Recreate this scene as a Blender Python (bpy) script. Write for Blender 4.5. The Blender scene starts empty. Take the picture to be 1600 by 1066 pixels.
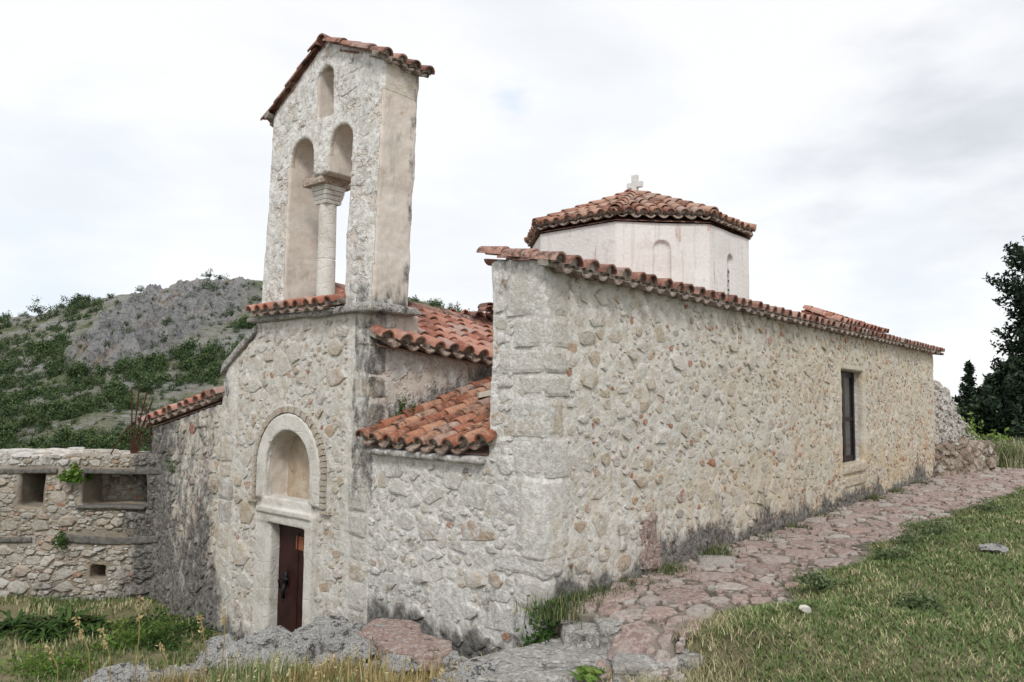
import bpy, bmesh, math, random
import numpy as np
from mathutils import Vector, Matrix
random.seed(7); RS = np.random.RandomState(11)
scn = bpy.context.scene
COL = scn.collection

# ------------------------------------------------------------------ camera
F_, CX_, CY_, HY_ = 1180., 800., 533., 618.
ROLL, TH = math.radians(.6), math.radians(40.5)
PIT = math.atan((HY_-CY_)/F_)
f0 = np.array([math.cos(TH), math.sin(TH), 0]); r0 = np.array([math.sin(TH), -math.cos(TH), 0]); zz = np.array([0, 0, 1.])
fw = f0*math.cos(PIT)+zz*math.sin(PIT); up = -f0*math.sin(PIT)+zz*math.cos(PIT)
RV = r0*math.cos(ROLL)+up*math.sin(ROLL); UV = up*math.cos(ROLL)-r0*math.sin(ROLL)
CAM = np.array([-6.62, -5.18, 4.7])
def ray(x, y): return fw+RV*(x-CX_)/F_+UV*(CY_-y)/F_
def onp(x, y, axis, val):
    d = ray(x, y); return CAM+d*((val-CAM[axis])/d[axis])
def atdep(x, y, dep):
    d = ray(x, y); return CAM+d*(dep/np.dot(d, f0))
cd = bpy.data.cameras.new('camera'); cam = bpy.data.objects.new('camera', cd); COL.objects.link(cam)
M = Matrix.Identity(4)
for i in range(3):
    M[i][0] = RV[i]; M[i][1] = UV[i]; M[i][2] = -fw[i]; M[i][3] = CAM[i]
cam.matrix_world = M
cd.sensor_width = 36; cd.lens = 36*F_/1600; cd.clip_end = 3000; cd.clip_start = .05
scn.camera = cam

# ------------------------------------------------------------------ numpy noise
def _h(ix, iy, iz, s):
    n = (ix*374761393+iy*668265263+iz*2147483647+s*144665) & 0xffffffff
    n = ((n ^ (n >> 13))*1274126177) & 0xffffffff
    n = ((n ^ (n >> 16))*2246822519) & 0xffffffff
    return ((n ^ (n >> 15)) & 0xffffff)/float(0xffffff)
def vn(x, y, z=0., s=0):
    x, y, z = np.broadcast_arrays(np.asarray(x, float), np.asarray(y, float), np.asarray(z, float))
    ix, iy, iz = np.floor(x).astype(np.int64), np.floor(y).astype(np.int64), np.floor(z).astype(np.int64)
    fx, fy, fz = x-ix, y-iy, z-iz
    fx, fy, fz = fx*fx*(3-2*fx), fy*fy*(3-2*fy), fz*fz*(3-2*fz)
    r = 0
    for a in (0, 1):
        for b in (0, 1):
            for c in (0, 1):
                r = r+_h(ix+a, iy+b, iz+c, s)*(fx if a else 1-fx)*(fy if b else 1-fy)*(fz if c else 1-fz)
    return r
def fbm(x, y, z=0., s=0, o=4):
    t = 0; a = .5; n = 0
    for i in range(o):
        t = t+a*vn(np.asarray(x)*2**i, np.asarray(y)*2**i, np.asarray(z)*2**i, s+i); n += a; a *= .5
    return t/n
def sst(a, b, x):
    t = np.clip((x-a)/(b-a), 0, 1); return t*t*(3-2*t)

# ------------------------------------------------------------------ object helpers
def tag(o, label=None, cat=None, group=None, kind=None):
    if label: o['label'] = label
    if cat: o['category'] = cat
    if group: o['group'] = group
    if kind: o['kind'] = kind
    return o
def empty(name, loc, label, cat, group=None):
    o = bpy.data.objects.new(name, None); COL.objects.link(o); o.location = loc
    o.empty_display_size = .2
    return tag(o, label, cat, group)
def link(name, me, mat, parent=None):
    o = bpy.data.objects.new(name, me); COL.objects.link(o)
    if mat and not me.materials: me.materials.append(mat)
    if parent is not None:
        o.parent = parent; o.matrix_parent_inverse = Matrix.Translation(-parent.location)
    return o
def copy_tree(o, parent=None):
    c = o.copy(); COL.objects.link(c)
    if parent: c.parent = parent
    for ch in list(o.children): copy_tree(ch, c)
    return c
def attr(me, name, arr):
    a = me.attributes.new(name, 'FLOAT', 'POINT'); a.data.foreach_set('value', np.asarray(arr, np.float32))
def np_mesh(name, V, polys, smooth=False, attrs=None):
    """polys: list of index arrays (N,k)"""
    me = bpy.data.meshes.new(name); V = np.asarray(V, np.float32).reshape(-1, 3)
    me.vertices.add(len(V)); me.vertices.foreach_set('co', V.ravel())
    idx = np.concatenate([p.ravel() for p in polys]); sizes = np.concatenate([np.full(len(p), p.shape[1]) for p in polys])
    st = np.concatenate([[0], np.cumsum(sizes)[:-1]])
    me.loops.add(len(idx)); me.loops.foreach_set('vertex_index', idx.astype(np.int32))
    me.polygons.add(len(sizes)); me.polygons.foreach_set('loop_start', st.astype(np.int32))
    me.polygons.foreach_set('use_smooth', np.full(len(sizes), smooth))
    me.update(calc_edges=True)
    for k, v in (attrs or {}).items(): attr(me, k, v)
    return me
class MB:
    def __init__(s): s.v = []; s.f = []; s.a = []; s.m = []
    def add(s, V, Fc, tint=.5, mort=0.):
        b = len(s.v); s.v += [tuple(p) for p in V]; s.f += [tuple(b+i for i in f) for f in Fc]
        s.a += [tint]*len(V); s.m += [mort]*len(V)
    def box(s, lo, hi, tint=.5):
        x0, y0, z0 = lo; x1, y1, z1 = hi
        s.add([(x0, y0, z0), (x1, y0, z0), (x1, y1, z0), (x0, y1, z0), (x0, y0, z1), (x1, y0, z1), (x1, y1, z1), (x0, y1, z1)],
              [(0, 3, 2, 1), (4, 5, 6, 7), (0, 1, 5, 4), (1, 2, 6, 5), (2, 3, 7, 6), (3, 0, 4, 7)], tint)
    def prism(s, pts, d, tint=.5):
        """pts: 3D polygon, d: extrusion vector"""
        n = len(pts); P = [Vector(p) for p in pts]; Q = [p+Vector(d) for p in P]
        s.add(P+Q, [tuple(range(n))[::-1], tuple(range(n, 2*n))]+[(i, (i+1) % n, n+(i+1) % n, n+i) for i in range(n)], tint)
    def tube(s, pts, rad, n=8, tint=.5):
        if not hasattr(rad, '__len__'): rad = [rad]*len(pts)
        P = [Vector(p) for p in pts]; V = []; Fc = []
        for i, p in enumerate(P):
            t = (P[min(i+1, len(P)-1)]-P[max(i-1, 0)]).normalized()
            a = t.orthogonal().normalized() if i == 0 else (a-t*a.dot(t)).normalized()
            b = t.cross(a)
            for k in range(n):
                q = 2*math.pi*k/n; V.append(p+(a*math.cos(q)+b*math.sin(q))*rad[i])
        for i in range(len(P)-1):
            for k in range(n): Fc.append((i*n+k, i*n+(k+1) % n, (i+1)*n+(k+1) % n, (i+1)*n+k))
        Fc += [tuple(range(n))[::-1], tuple(range((len(P)-1)*n, len(P)*n))]
        s.add(V, Fc, tint)
    def mesh(s, name, smooth=False):
        me = bpy.data.meshes.new(name); me.from_pydata(s.v, [], s.f)
        attr(me, 'tint', s.a); attr(me, 'mort', s.m)
        if smooth: me.polygons.foreach_set('use_smooth', [True]*len(s.f))
        bm = bmesh.new(); bm.from_mesh(me); bmesh.ops.recalc_face_normals(bm, faces=bm.faces); bm.to_mesh(me); bm.free()
        me.update(); return me
    def build(s, name, mat, parent=None, smooth=False): return link(name, s.mesh(name, smooth), mat, parent)

def bake(obj):
    dg = bpy.context.evaluated_depsgraph_get(); me = bpy.data.meshes.new_from_object(obj.evaluated_get(dg)); return me
def carve(mb, cutters):
    """difference a prism with cutter prisms -> mesh"""
    a = mb.build('tmp', None)
    cs = []
    for c in cutters:
        o = c.build('cut', None); cs.append(o)
        m = a.modifiers.new('b', 'BOOLEAN'); m.operation = 'DIFFERENCE'; m.solver = 'EXACT'; m.object = o
    me = bake(a)
    for o in cs+[a]: bpy.data.objects.remove(o)
    return me
def voxel(meshes, size, name):
    bm = bmesh.new()
    for m in meshes: bm.from_mesh(m)
    me = bpy.data.meshes.new('t'); bm.to_mesh(me); bm.free()
    o = bpy.data.objects.new('t', me); COL.objects.link(o)
    m = o.modifiers.new('r', 'REMESH'); m.mode = 'VOXEL'; m.voxel_size = size; m.use_smooth_shade = True
    out = bake(o); bpy.data.objects.remove(o); out.name = name
    return out
def get_co(me):
    a = np.empty(len(me.vertices)*3, np.float32); me.vertices.foreach_get('co', a); return a.reshape(-1, 3).astype(float)
def get_no(me):
    a = np.empty(len(me.vertices)*3, np.float32); me.vertices.foreach_get('normal', a); return a.reshape(-1, 3).astype(float)
def set_co(me, V): me.vertices.foreach_set('co', V.astype(np.float32).ravel()); me.update()
def wobble(me, amp=.02, fr=1.3, s=3):
    V = get_co(me); N = get_no(me)
    d = (fbm(V[:, 0]*fr, V[:, 1]*fr, V[:, 2]*fr, s, 3)-.5)*2*amp
    set_co(me, V+N*d[:, None])

# ------------------------------------------------------------------ node helper
class NT:
    def __init__(s, name):
        s.mat = bpy.data.materials.new(name); s.mat.use_nodes = True; s.t = s.mat.node_tree
        s.n = s.t.nodes; s.b = s.n['Principled BSDF']; s.out = s.n['Material Output']
        s.b.inputs['Roughness'].default_value = .9; s.b.inputs['Specular IOR Level'].default_value = .2
        s.co = s.n.new('ShaderNodeTexCoord').outputs['Object']
    def put(s, sock, v):
        if v is None: return
        if isinstance(v, (int, float)):
            sock.default_value = (v, v, v) if sock.type == 'VECTOR' else v
        elif isinstance(v, (tuple, list)):
            sock.default_value = tuple(v)+((1.,) if sock.type == 'RGBA' and len(v) == 3 else ())
        else: s.t.links.new(v, sock)
    def math(s, op, a, b=None, c=None, clamp=False):
        n = s.n.new('ShaderNodeMath'); n.operation = op; n.use_clamp = clamp
        s.put(n.inputs[0], a); s.put(n.inputs[1], b)
        if c is not None: s.put(n.inputs[2], c)
        return n.outputs[0]
    def vmath(s, op, a, b):
        n = s.n.new('ShaderNodeVectorMath'); n.operation = op; s.put(n.inputs[0], a); s.put(n.inputs[1], b); return n.outputs[0]
    def map(s, co, scale): return s.vmath('MULTIPLY', co, scale)
    def noise(s, co, scale, detail=3, rough=.55, col=False, dist=0.):
        n = s.n.new('ShaderNodeTexNoise'); s.put(n.inputs['Vector'], co); n.inputs['Scale'].default_value = scale
        n.inputs['Detail'].default_value = detail; n.inputs['Roughness'].default_value = rough; n.inputs['Distortion'].default_value = dist
        return n.outputs['Color' if col else 'Fac']
    def vor(s, co, scale, feat='F1', rand=1.):
        n = s.n.new('ShaderNodeTexVoronoi'); n.feature = feat; s.put(n.inputs['Vector'], co)
        n.inputs['Scale'].default_value = scale; n.inputs['Randomness'].default_value = rand; return n
    def mr(s, v, a, b, c=0., d=1., smooth=True):
        n = s.n.new('ShaderNodeMapRange'); n.interpolation_type = 'SMOOTHSTEP' if smooth else 'LINEAR'
        for i, q in enumerate((v, a, b, c, d)): s.put(n.inputs[i], q)
        return n.outputs[0]
    def mix(s, f, a, b, mode='MIX'):
        n = s.n.new('ShaderNodeMix'); n.data_type = 'RGBA'; n.blend_type = mode
        s.put(n.inputs[0], f); s.put(n.inputs[6], a); s.put(n.inputs[7], b); return n.outputs[2]
    def ramp(s, f, stops, const=False):
        n = s.n.new('ShaderNodeValToRGB'); s.put(n.inputs[0], f); e = n.color_ramp.elements
        if const: n.color_ramp.interpolation = 'CONSTANT'
        while len(e) < len(stops): e.new(.5)
        for el, (p, c) in zip(e, stops): el.position = p; el.color = tuple(c)+(1,)
        return n.outputs[0]
    def attr(s, name):
        n = s.n.new('ShaderNodeAttribute'); n.attribute_name = name; return n.outputs['Fac']
    def sep(s, col, i):
        n = s.n.new('ShaderNodeSeparateColor'); s.put(n.inputs[0], col); return n.outputs[i]
    def sepv(s, v, i):
        n = s.n.new('ShaderNodeSeparateXYZ'); s.put(n.inputs[0], v); return n.outputs[i]
    def bump(s, h, dist=.02, strength=1.):
        n = s.n.new('ShaderNodeBump'); n.inputs['Strength'].default_value = strength; n.inputs['Distance'].default_value = dist
        s.put(n.inputs['Height'], h); s.t.links.new(n.outputs[0], s.b.inputs['Normal'])
    def disp(s, h, scale=1.):
        n = s.n.new('ShaderNodeDisplacement'); n.inputs['Midlevel'].default_value = 0; n.inputs['Scale'].default_value = scale
        s.put(n.inputs['Height'], h); s.t.links.new(n.outputs[0], s.out.inputs['Displacement']); s.mat.displacement_method = 'BOTH'
    def base(s, c): s.put(s.b.inputs['Base Color'], c)
def lin(r, g, b):
    return tuple(((c/255.)/12.92 if c/255. < .04045 else ((c/255.+.055)/1.055)**2.4) for c in (r, g, b))

def mat_rubble(name, zs=1.5, s1=2.6, s2=6.5, pres=.45, hs=.024, mortar=(.62, .60, .545), mortar2=(.52, .485, .41), stones=None,
               edge=.035, pit=.0, limec=(.76, .75, .73), true=False, smear=0):
    m = NT(name)
    w1 = m.vmath('SUBTRACT', m.noise(m.co, 2.3, 2, col=True), (.5, .5, .5))
    w2 = m.vmath('SUBTRACT', m.noise(m.co, 9., 3, col=True), (.5, .5, .5))
    P = m.vmath('ADD', m.vmath('ADD', m.co, m.map(w1, (.30, .30, .14))), m.map(w2, (.06, .06, .05)))
    P = m.map(P, (1., 1., zs))
    big = m.noise(m.co, .6, 1)
    fine = m.noise(m.co, 26., 4, .75); med = m.noise(m.co, 7., 3, .65)
    def layer(sc, thr):
        c = m.vor(P, sc); e = m.vor(P, sc, 'DISTANCE_TO_EDGE').outputs['Distance']
        r = c.outputs['Color']
        t = m.math('ADD', edge, m.math('MULTIPLY', m.sep(r, 2), thr))
        mk = m.mr(m.math('ADD', e, m.math('ADD', m.math('MULTIPLY', m.math('SUBTRACT', fine, .5), .09), m.math('MULTIPLY', m.math('SUBTRACT', med, .5), .30))), t, m.math('ADD', t, .10))
        return r, mk, e
    rA, mA, eA = layer(s1, .12); rB, mB, eB = layer(s2, .22)
    selA = m.math('LESS_THAN', m.sep(rA, 0), m.math('ADD', m.math('ADD', pres, m.attr('quoin')), m.math('MULTIPLY', m.math('SUBTRACT', big, .5), .6)))
    selB = m.math('LESS_THAN', m.sep(rB, 0), .78)
    mA2 = m.math('MULTIPLY', mA, selA); mB2 = m.math('MULTIPLY', m.math('MULTIPLY', mB, selB), m.math('SUBTRACT', 1., selA))
    key = m.mix(selA, rB, rA)
    mask = m.math('ADD', mA2, mB2, clamp=True)
    cover = m.noise(m.map(m.co, (1., 1., 1.5)), 6.5, 5, .78, dist=.3)
    if smear: mask = m.math('MULTIPLY', mask, m.mr(m.math('ADD', cover, m.math('ADD', m.math('MULTIPLY', m.sep(key, 0), smear), m.math('MULTIPLY', m.attr('quoin'), .06))), .47, .58))
    st = stones or [(0, (.52, .46, .36)), (.16, (.60, .58, .54)), (.30, (.54, .47, .36)), (.42, (.44, .33, .21)), (.50, (.66, .65, .63)), (.64, (.50, .39, .27)),
                    (.76, (.42, .40, .37)), (.82, (.54, .49, .42)), (.93, (.26, .13, .095)), (.97, (.36, .155, .085))]
    sc = m.ramp(m.sep(key, 1), st, const=True)
    grit = m.noise(m.co, 60., 3, .8); n12 = m.noise(m.co, 13., 5, .8)
    sc = m.mix(m.mr(n12, .46, .60, 0, .75), sc, m.mix(.65, sc, (.64, .63, .60)))
    sc = m.mix(m.mr(n12, .45, .34, 0, .7), sc, m.mix(.6, sc, (.20, .14, .09)))
    sc = m.mix(m.mr(grit, .56, .66, 0, .5), sc, (.12, .10, .08))
    warm = m.attr('warm')
    mo = m.mix(m.mr(m.noise(m.co, 1.7, 4), .35, .7), mortar, mortar2)
    mo = m.mix(m.math('MULTIPLY', warm, m.mr(m.noise(m.co, 1.1, 3), .3, .65)), mo, (.50, .36, .20))
    sc = m.mix(m.math('MULTIPLY', warm, .45), sc, m.mix(1., sc, (1.0, .78, .50), 'MULTIPLY'))
    mo = m.mix(m.mr(fine, .4, .75, 0, .5), mo, m.mix(1., mo, (.7, .68, .64), 'MULTIPLY')); mo = m.mix(m.mr(grit, .58, .7, 0, .45), mo, (.22, .19, .15))
    c = m.mix(mask, mo, sc)
    # lime wash remains
    lm = m.math('MULTIPLY', m.attr('lime'), m.mr(m.math('ADD', m.noise(m.co, 5., 5, .75), m.math('MULTIPLY', m.attr('lime'), .18)), .50, .66))
    c = m.mix(lm, c, m.mix(m.mr(n12, .42, .62), limec, (.46, .44, .40)))
    # smooth render coat
    pl = m.mr(m.math('ADD', m.attr('plaster'), m.math('MULTIPLY', m.math('SUBTRACT', m.noise(m.co, 2.2, 5, .7), .5), .9)), .48, .58)
    plc = m.ramp(m.noise(m.co, 1.6, 5, .65, dist=.5), [(.3, (.45, .39, .33)), (.45, (.58, .52, .45)), (.58, (.64, .60, .53)), (.70, (.44, .42, .39))])
    plc = m.mix(m.mr(n12, .46, .6, 0, .5), plc, (.66, .62, .56)); plc = m.mix(m.mr(m.noise(m.map(m.co, (5., 5., .8)), 1.2, 4, .7), .55, .7, 0, .5), plc, (.34, .32, .29))
    plc = m.mix(m.mr(m.noise(m.co, 3.1, 4, .6, dist=1.), .68, .73, 0, .7), plc, (.44, .27, .18))
    c = m.mix(pl, c, plc)
    # black lichen and damp marks
    sn = m.noise(m.map(m.co, (1., 1., .45)), 4.5, 5, .75)
    sa = m.attr('stain')
    s1_ = m.mr(m.math('ADD', sn, m.math('MULTIPLY', sa, .42)), .64, .84)
    c = m.mix(m.math('MULTIPLY', s1_, .9), c, m.mix(m.mr(fine, .4, .65), (.035, .034, .034), (.16, .155, .145)))
    c = m.mix(m.mr(m.math('ADD', m.math('MULTIPLY', med, .5), m.math('MULTIPLY', fine, .5)), .59, .66, 0, .6), c, (.20, .17, .13))
    m.base(c)
    keep = m.math('SUBTRACT', 1., m.math('MULTIPLY', pl, .85))
    soft = m.math('MULTIPLY', mask, m.math('ADD', .25, m.math('MULTIPLY', m.sep(key, 2), .9)))
    h = m.math('MULTIPLY', soft, hs)
    h = m.math('ADD', h, m.math('MULTIPLY', m.math('MULTIPLY', n12, m.math('ADD', .022, m.math('MULTIPLY', mask, .035))), 1.))
    h = m.math('ADD', h, m.math('ADD', m.math('MULTIPLY', med, .035), m.math('ADD', m.math('MULTIPLY', fine, .014), m.math('MULTIPLY', grit, .007))))
    pits = m.mr(m.math('ADD', m.math('MULTIPLY', n12, .6), m.math('MULTIPLY', cover, .4)), .36, .42, -.022, 0.)
    h = m.math('MULTIPLY', m.math('ADD', h, pits), keep)
    if true: m.disp(m.math('SUBTRACT', h, .02), 1.)
    else: m.bump(h, 1., 1.)
    return m.mat

def mat_stone(name, cols, sc=3., bump=.03, dark=.5, coat=(.05, .05, .05), spot=(.62, .61, .58)):
    m = NT(name)
    c = m.ramp(m.noise(m.co, sc, 5, .6, dist=.6), [(.28+.44*i/(len(cols)-1), q) for i, q in enumerate(cols)])
    f = m.noise(m.co, sc*7, 6, .75); g = m.noise(m.co, sc*2.2, 6, .75)
    c = m.mix(m.mr(f, .51, .58, 0, .75), c, spot)
    c = m.mix(m.mr(g, .62-dark*.16, .69-dark*.16, 0, .85), c, coat)
    c = m.mix(m.mr(m.noise(m.co, sc*14, 4, .8), .46, .38, 0, min(1., dark*1.6)), c, coat)
    m.base(c)
    v = m.vor(m.vmath('ADD', m.co, m.map(m.noise(m.co, sc, 3, col=True), .3)), sc*2.2, 'DISTANCE_TO_EDGE').outputs['Distance']
    h = m.math('ADD', m.math('MULTIPLY', f, .6), m.math('ADD', m.noise(m.co, sc*20, 4, .7), m.math('MULTIPLY', m.mr(v, 0, .08), .5)))
    m.bump(h, bump); return m.mat

def mat_tile(name, a, b, moss=.2, dark=.35):
    m = NT(name); t = m.attr('tint')
    c = m.ramp(t, [(0, tuple(x*.62 for x in a)), (.3, a), (.55, b), (.8, tuple(x*.8 for x in b)), (1, tuple(.5*x+.14 for x in b))])
    f = m.noise(m.co, 11., 6, .75)
    c = m.mix(m.mr(f, .48, .66, 0, .65), c, m.mix(.6, c, (.52, .44, .38)))
    g = m.noise(m.co, 5., 6, .8)
    c = m.mix(m.mr(g, .68-dark*.35, .80-dark*.3, 0, .85), c, (.045, .038, .034))
    c = m.mix(m.mr(m.noise(m.co, 3.3, 5, .7), .74-moss*.3, .82-moss*.25, 0, .8), c, (.20, .17, .05))
    c = m.mix(m.mr(m.noise(m.co, 26., 3, .6), .70, .74, 0, .7), c, (.45, .43, .38))
    mo = m.attr('mort')
    c = m.mix(mo, c, m.ramp(m.noise(m.co, 9., 5, .7), [(.35, (.07, .06, .055)), (.5, (.25, .22, .19)), (.65, (.42, .39, .34))]))
    m.base(c); m.bump(m.math('ADD', f, m.math('MULTIPLY', m.noise(m.co, 60., 3), .4)), .012)
    return m.mat

def mat_wall(name, mortar, mortar2, ramp, limec=(.76, .75, .73), edge_dark=True):
    m = NT(name)
    n12 = m.noise(m.co, 13., 5, .8); grit = m.noise(m.co, 60., 3, .8); med = m.noise(m.co, 7., 3, .65); lo = m.noise(m.co, 1.5, 4, .6)
    stn = m.attr('stn'); t = m.attr('tint'); warm = m.attr('warm')
    sc = m.ramp(t, ramp)
    sc = m.mix(m.mr(n12, .48, .62, 0, .65), sc, m.mix(.6, sc, (.68, .67, .64)))
    sc = m.mix(m.mr(n12, .46, .34, 0, .75), sc, m.mix(.6, sc, (.19, .14, .09)))
    sc = m.mix(m.math('MULTIPLY', warm, .5), sc, m.mix(1., sc, (1.0, .82, .58), 'MULTIPLY'))
    mo = m.mix(m.mr(lo, .35, .68), mortar, mortar2)
    mo = m.mix(m.math('MULTIPLY', warm, m.mr(m.noise(m.co, 1.1, 3), .32, .62)), mo, (.60, .525, .40))
    mo = m.mix(m.mr(med, .5, .7, 0, .5), mo, m.mix(1., mo, (.80, .77, .70), 'MULTIPLY'))
    mo = m.mix(m.mr(n12, .44, .36, 0, .6), mo, m.mix(1., mo, (.60, .54, .45), 'MULTIPLY'))
    c = m.mix(stn, mo, sc)
    c = m.mix(m.mr(m.noise(m.co, .9, 5, .72), .50, .64, 0, .55), c, m.mix(1., c, (.80, .71, .58), 'MULTIPLY'))
    c = m.mix(m.mr(grit, .57, .68, 0, .45), c, m.mix(1., c, (.45, .40, .33), 'MULTIPLY'))
    la = m.attr('lime'); rnd = m.math('MULTIPLY', m.math('SUBTRACT', m.math('FRACT', m.math('MULTIPLY', t, 7.31), None), .5), .18)
    lm = m.math('MULTIPLY', m.mr(la, .1, .7), m.mr(m.math('ADD', m.math('ADD', m.noise(m.co, 4.5, 5, .75), rnd), m.math('MULTIPLY', la, .18)), .52, .64))
    lm = m.math('MULTIPLY', lm, m.math('SUBTRACT', 1., m.math('MULTIPLY', stn, .40)))
    c = m.mix(lm, c, m.mix(m.mr(n12, .40, .60), limec, (.54, .52, .48)))
    pl = m.mr(m.math('ADD', m.attr('plaster'), m.math('MULTIPLY', m.math('SUBTRACT', m.noise(m.co, 2.2, 5, .7), .5), .9)), .48, .58)
    plc = m.ramp(m.noise(m.co, 1.6, 5, .65, dist=.5), [(.3, (.42, .36, .31)), (.45, (.56, .49, .43)), (.58, (.60, .54, .48)), (.72, (.46, .44, .41))])
    plc = m.mix(m.mr(n12, .46, .6, 0, .5), plc, (.66, .62, .56)); plc = m.mix(m.mr(m.noise(m.map(m.co, (5., 5., .8)), 1.2, 4, .7), .55, .7, 0, .5), plc, (.34, .32, .29))
    plc = m.mix(m.mr(m.noise(m.co, 3.1, 4, .6, dist=1.), .68, .73, 0, .7), plc, (.44, .27, .18))
    c = m.mix(pl, c, plc)
    sn = m.noise(m.map(m.co, (1., 1., .55)), 4.5, 5, .75)
    s1_ = m.mr(m.math('ADD', sn, m.math('MULTIPLY', m.attr('stain'), .42)), .62, .86)
    c = m.mix(m.math('MULTIPLY', s1_, .88), c, m.mix(m.mr(n12, .42, .6), (.045, .043, .042), (.22, .21, .20)))
    m.base(c)
    h = m.math('MULTIPLY', m.math('ADD', m.math('MULTIPLY', n12, m.math('ADD', .014, m.math('MULTIPLY', stn, .050))), m.math('ADD', m.math('MULTIPLY', med, .03), m.math('MULTIPLY', grit, .008))), m.math('SUBTRACT', 1., m.math('MULTIPLY', pl, .8)))
    m.bump(h, 1., 1.); return m.mat

def stones_on(O, u, v, n, ulen, vlen, ok, classes, seed, off, hmin=.010, hmax=.045, gap=1.12, reds=.05, ang=.22, tlo=0., thi=.9):
    O, u, v, n = [np.array(q, float) for q in (O, u, v, n)]; r_ = random.Random(seed); cell = .5; G = {}; out = []
    for (tries, a0, a1, q0, q1) in classes:
        for _ in range(tries):
            cu, cv = r_.uniform(0, ulen), r_.uniform(0, vlen); a = r_.uniform(a0, a1); b = a*r_.uniform(q0, q1)
            if not (ok(cu-a, cv-b) and ok(cu+a, cv+b) and ok(cu-a, cv+b) and ok(cu+a, cv-b)): continue
            gi, gj = int(cu/cell), int(cv/cell); bad = False
            for di in (-1, 0, 1):
                for dj in (-1, 0, 1):
                    for (x2, y2, a2, b2) in G.get((gi+di, gj+dj), ()):
                        if ((cu-x2)/(a+a2))**2+((cv-y2)/(b+b2))**2 < gap*.86: bad = True; break
                    if bad: break
                if bad: break
            if bad: continue
            G.setdefault((gi, gj), []).append((cu, cv, a, b)); out.append((cu, cv, a, b))
    V = []; Qd = []; T3 = []; tint = []
    for (cu, cv, a, b) in out:
        k = r_.choice((5, 6, 7, 8, 9)); th0 = r_.uniform(-ang, ang); h = (hmin+(hmax-hmin)*r_.random()**1.6)*min(1.3, .55+a*5); red = r_.random() < reds*(1.6 if a < .09 else .35)
        t = r_.uniform(.93, 1.) if red else tlo+(thi-tlo)*r_.random(); base = len(V); tx, ty = r_.uniform(-.25, .25), r_.uniform(-.3, .3)
        sq = r_.uniform(.55, 1.); rad = []
        for i in range(k):
            q = 2*math.pi*(i+r_.uniform(-.42, .42))/k; c_, s_ = math.cos(q), math.sin(q); e = (abs(c_)**(2/sq)+abs(s_)**(2/sq)+1e-6)**(-.5*sq*.8) if sq < .8 else 1.
            rr = r_.uniform(.78, 1.16)*e; rad.append((c_*rr*a, s_*rr*b))
        for (sc_, hh) in ((1.10, -.05), (1.0, h*.35), (.93, h*.85), (.62, h)):
            for (x_, y_) in rad:
                x2, y2 = x_*sc_+r_.uniform(-.004, .004), y_*sc_+r_.uniform(-.004, .004)
                xx = cu+x2*math.cos(th0)-y2*math.sin(th0); yy = cv+x2*math.sin(th0)+y2*math.cos(th0)
                hz_ = hh if hh < 0 else hh*(1+tx*x2/a+ty*y2/b)+r_.uniform(-.08, .08)*h
                V.append((xx, yy, hz_))
        V.append((cu, cv, h*r_.uniform(.9, 1.12)))
        for g_ in range(3):
            for i in range(k): Qd.append((base+g_*k+i, base+g_*k+(i+1) % k, base+(g_+1)*k+(i+1) % k, base+(g_+1)*k+i))
        for i in range(k): T3.append((base+3*k+i, base+3*k+(i+1) % k, base+4*k))
        tint += [t]*(4*k+1)
    V = np.array(V); P = O+u*V[:, :1]+v*V[:, 1:2]
    return P+n*(V[:, 2]+off(P))[:, None], np.array(Qd), np.array(T3), np.array(tint)
def wob(P, amp, fr, s_): return (fbm(P[:, 0]*fr, P[:, 1]*fr, P[:, 2]*fr, s_, 3)-.5)*2*amp
def block(lo, hi, seed, amp=.012, nsub=5):
    bm = bmesh.new(); bmesh.ops.create_cube(bm, size=1.); bmesh.ops.subdivide_edges(bm, edges=bm.edges, cuts=nsub, use_grid_fill=True)
    me = bpy.data.meshes.new('b'); bm.to_mesh(me); bm.free(); V = get_co(me); lo = np.array(lo); hi = np.array(hi)
    r_ = np.random.RandomState(seed); W = lo+(V+.5)*(hi-lo); e = (np.abs(V) > .49).sum(1); c_ = (lo+hi)/2
    W = W+(c_-W)/np.linalg.norm(c_-W, axis=1)[:, None]*((e >= 2)*.018+(e >= 3)*.012)[:, None]*r_.uniform(.5, 1.3, len(V))[:, None]
    W += (np.stack([fbm(W[:, 0]*6, W[:, 1]*6, W[:, 2]*6, seed+i, 3) for i in range(3)], 1)-.5)*2*amp
    Qd = np.array([tuple(p.vertices) for p in me.polygons]); return W, Qd
def merge_wall(me, parts, attrs_fn):
    """join the masonry core with its face stones into one mesh"""
    V0 = get_co(me); N0_ = get_no(me); nl = len(me.loops); li = np.empty(nl, np.int32); me.loops.foreach_get('vertex_index', li)
    Vs = [V0]; Ns = [N0_]; q = [li.reshape(-1, 4)]; t = []; st = [np.zeros(len(V0))]; ti = [np.full(len(V0), .5)]; b = len(V0)
    for (P, Qd, T3, tn, n) in parts:
        Vs.append(P); Ns.append(np.tile(np.array(n, float), (len(P), 1))); q.append(Qd+b); st.append(np.ones(len(P))); ti.append(tn if hasattr(tn, '__len__') else np.full(len(P), tn))
        if T3 is not None: t.append(T3+b)
        b += len(P)
    V = np.concatenate(Vs); N = np.concatenate(Ns); A = attrs_fn(V, N); A['stn'] = np.concatenate(st); A['tint'] = np.concatenate(ti)
    nq0 = len(q[0]); Q_ = np.concatenate(q); out = np_mesh(me.name, V, [Q_]+([np.concatenate(t)] if t else []), False, A)
    sm = np.zeros(len(out.polygons), bool); sm[:nq0] = True; out.polygons.foreach_set('use_smooth', sm); return out
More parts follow.
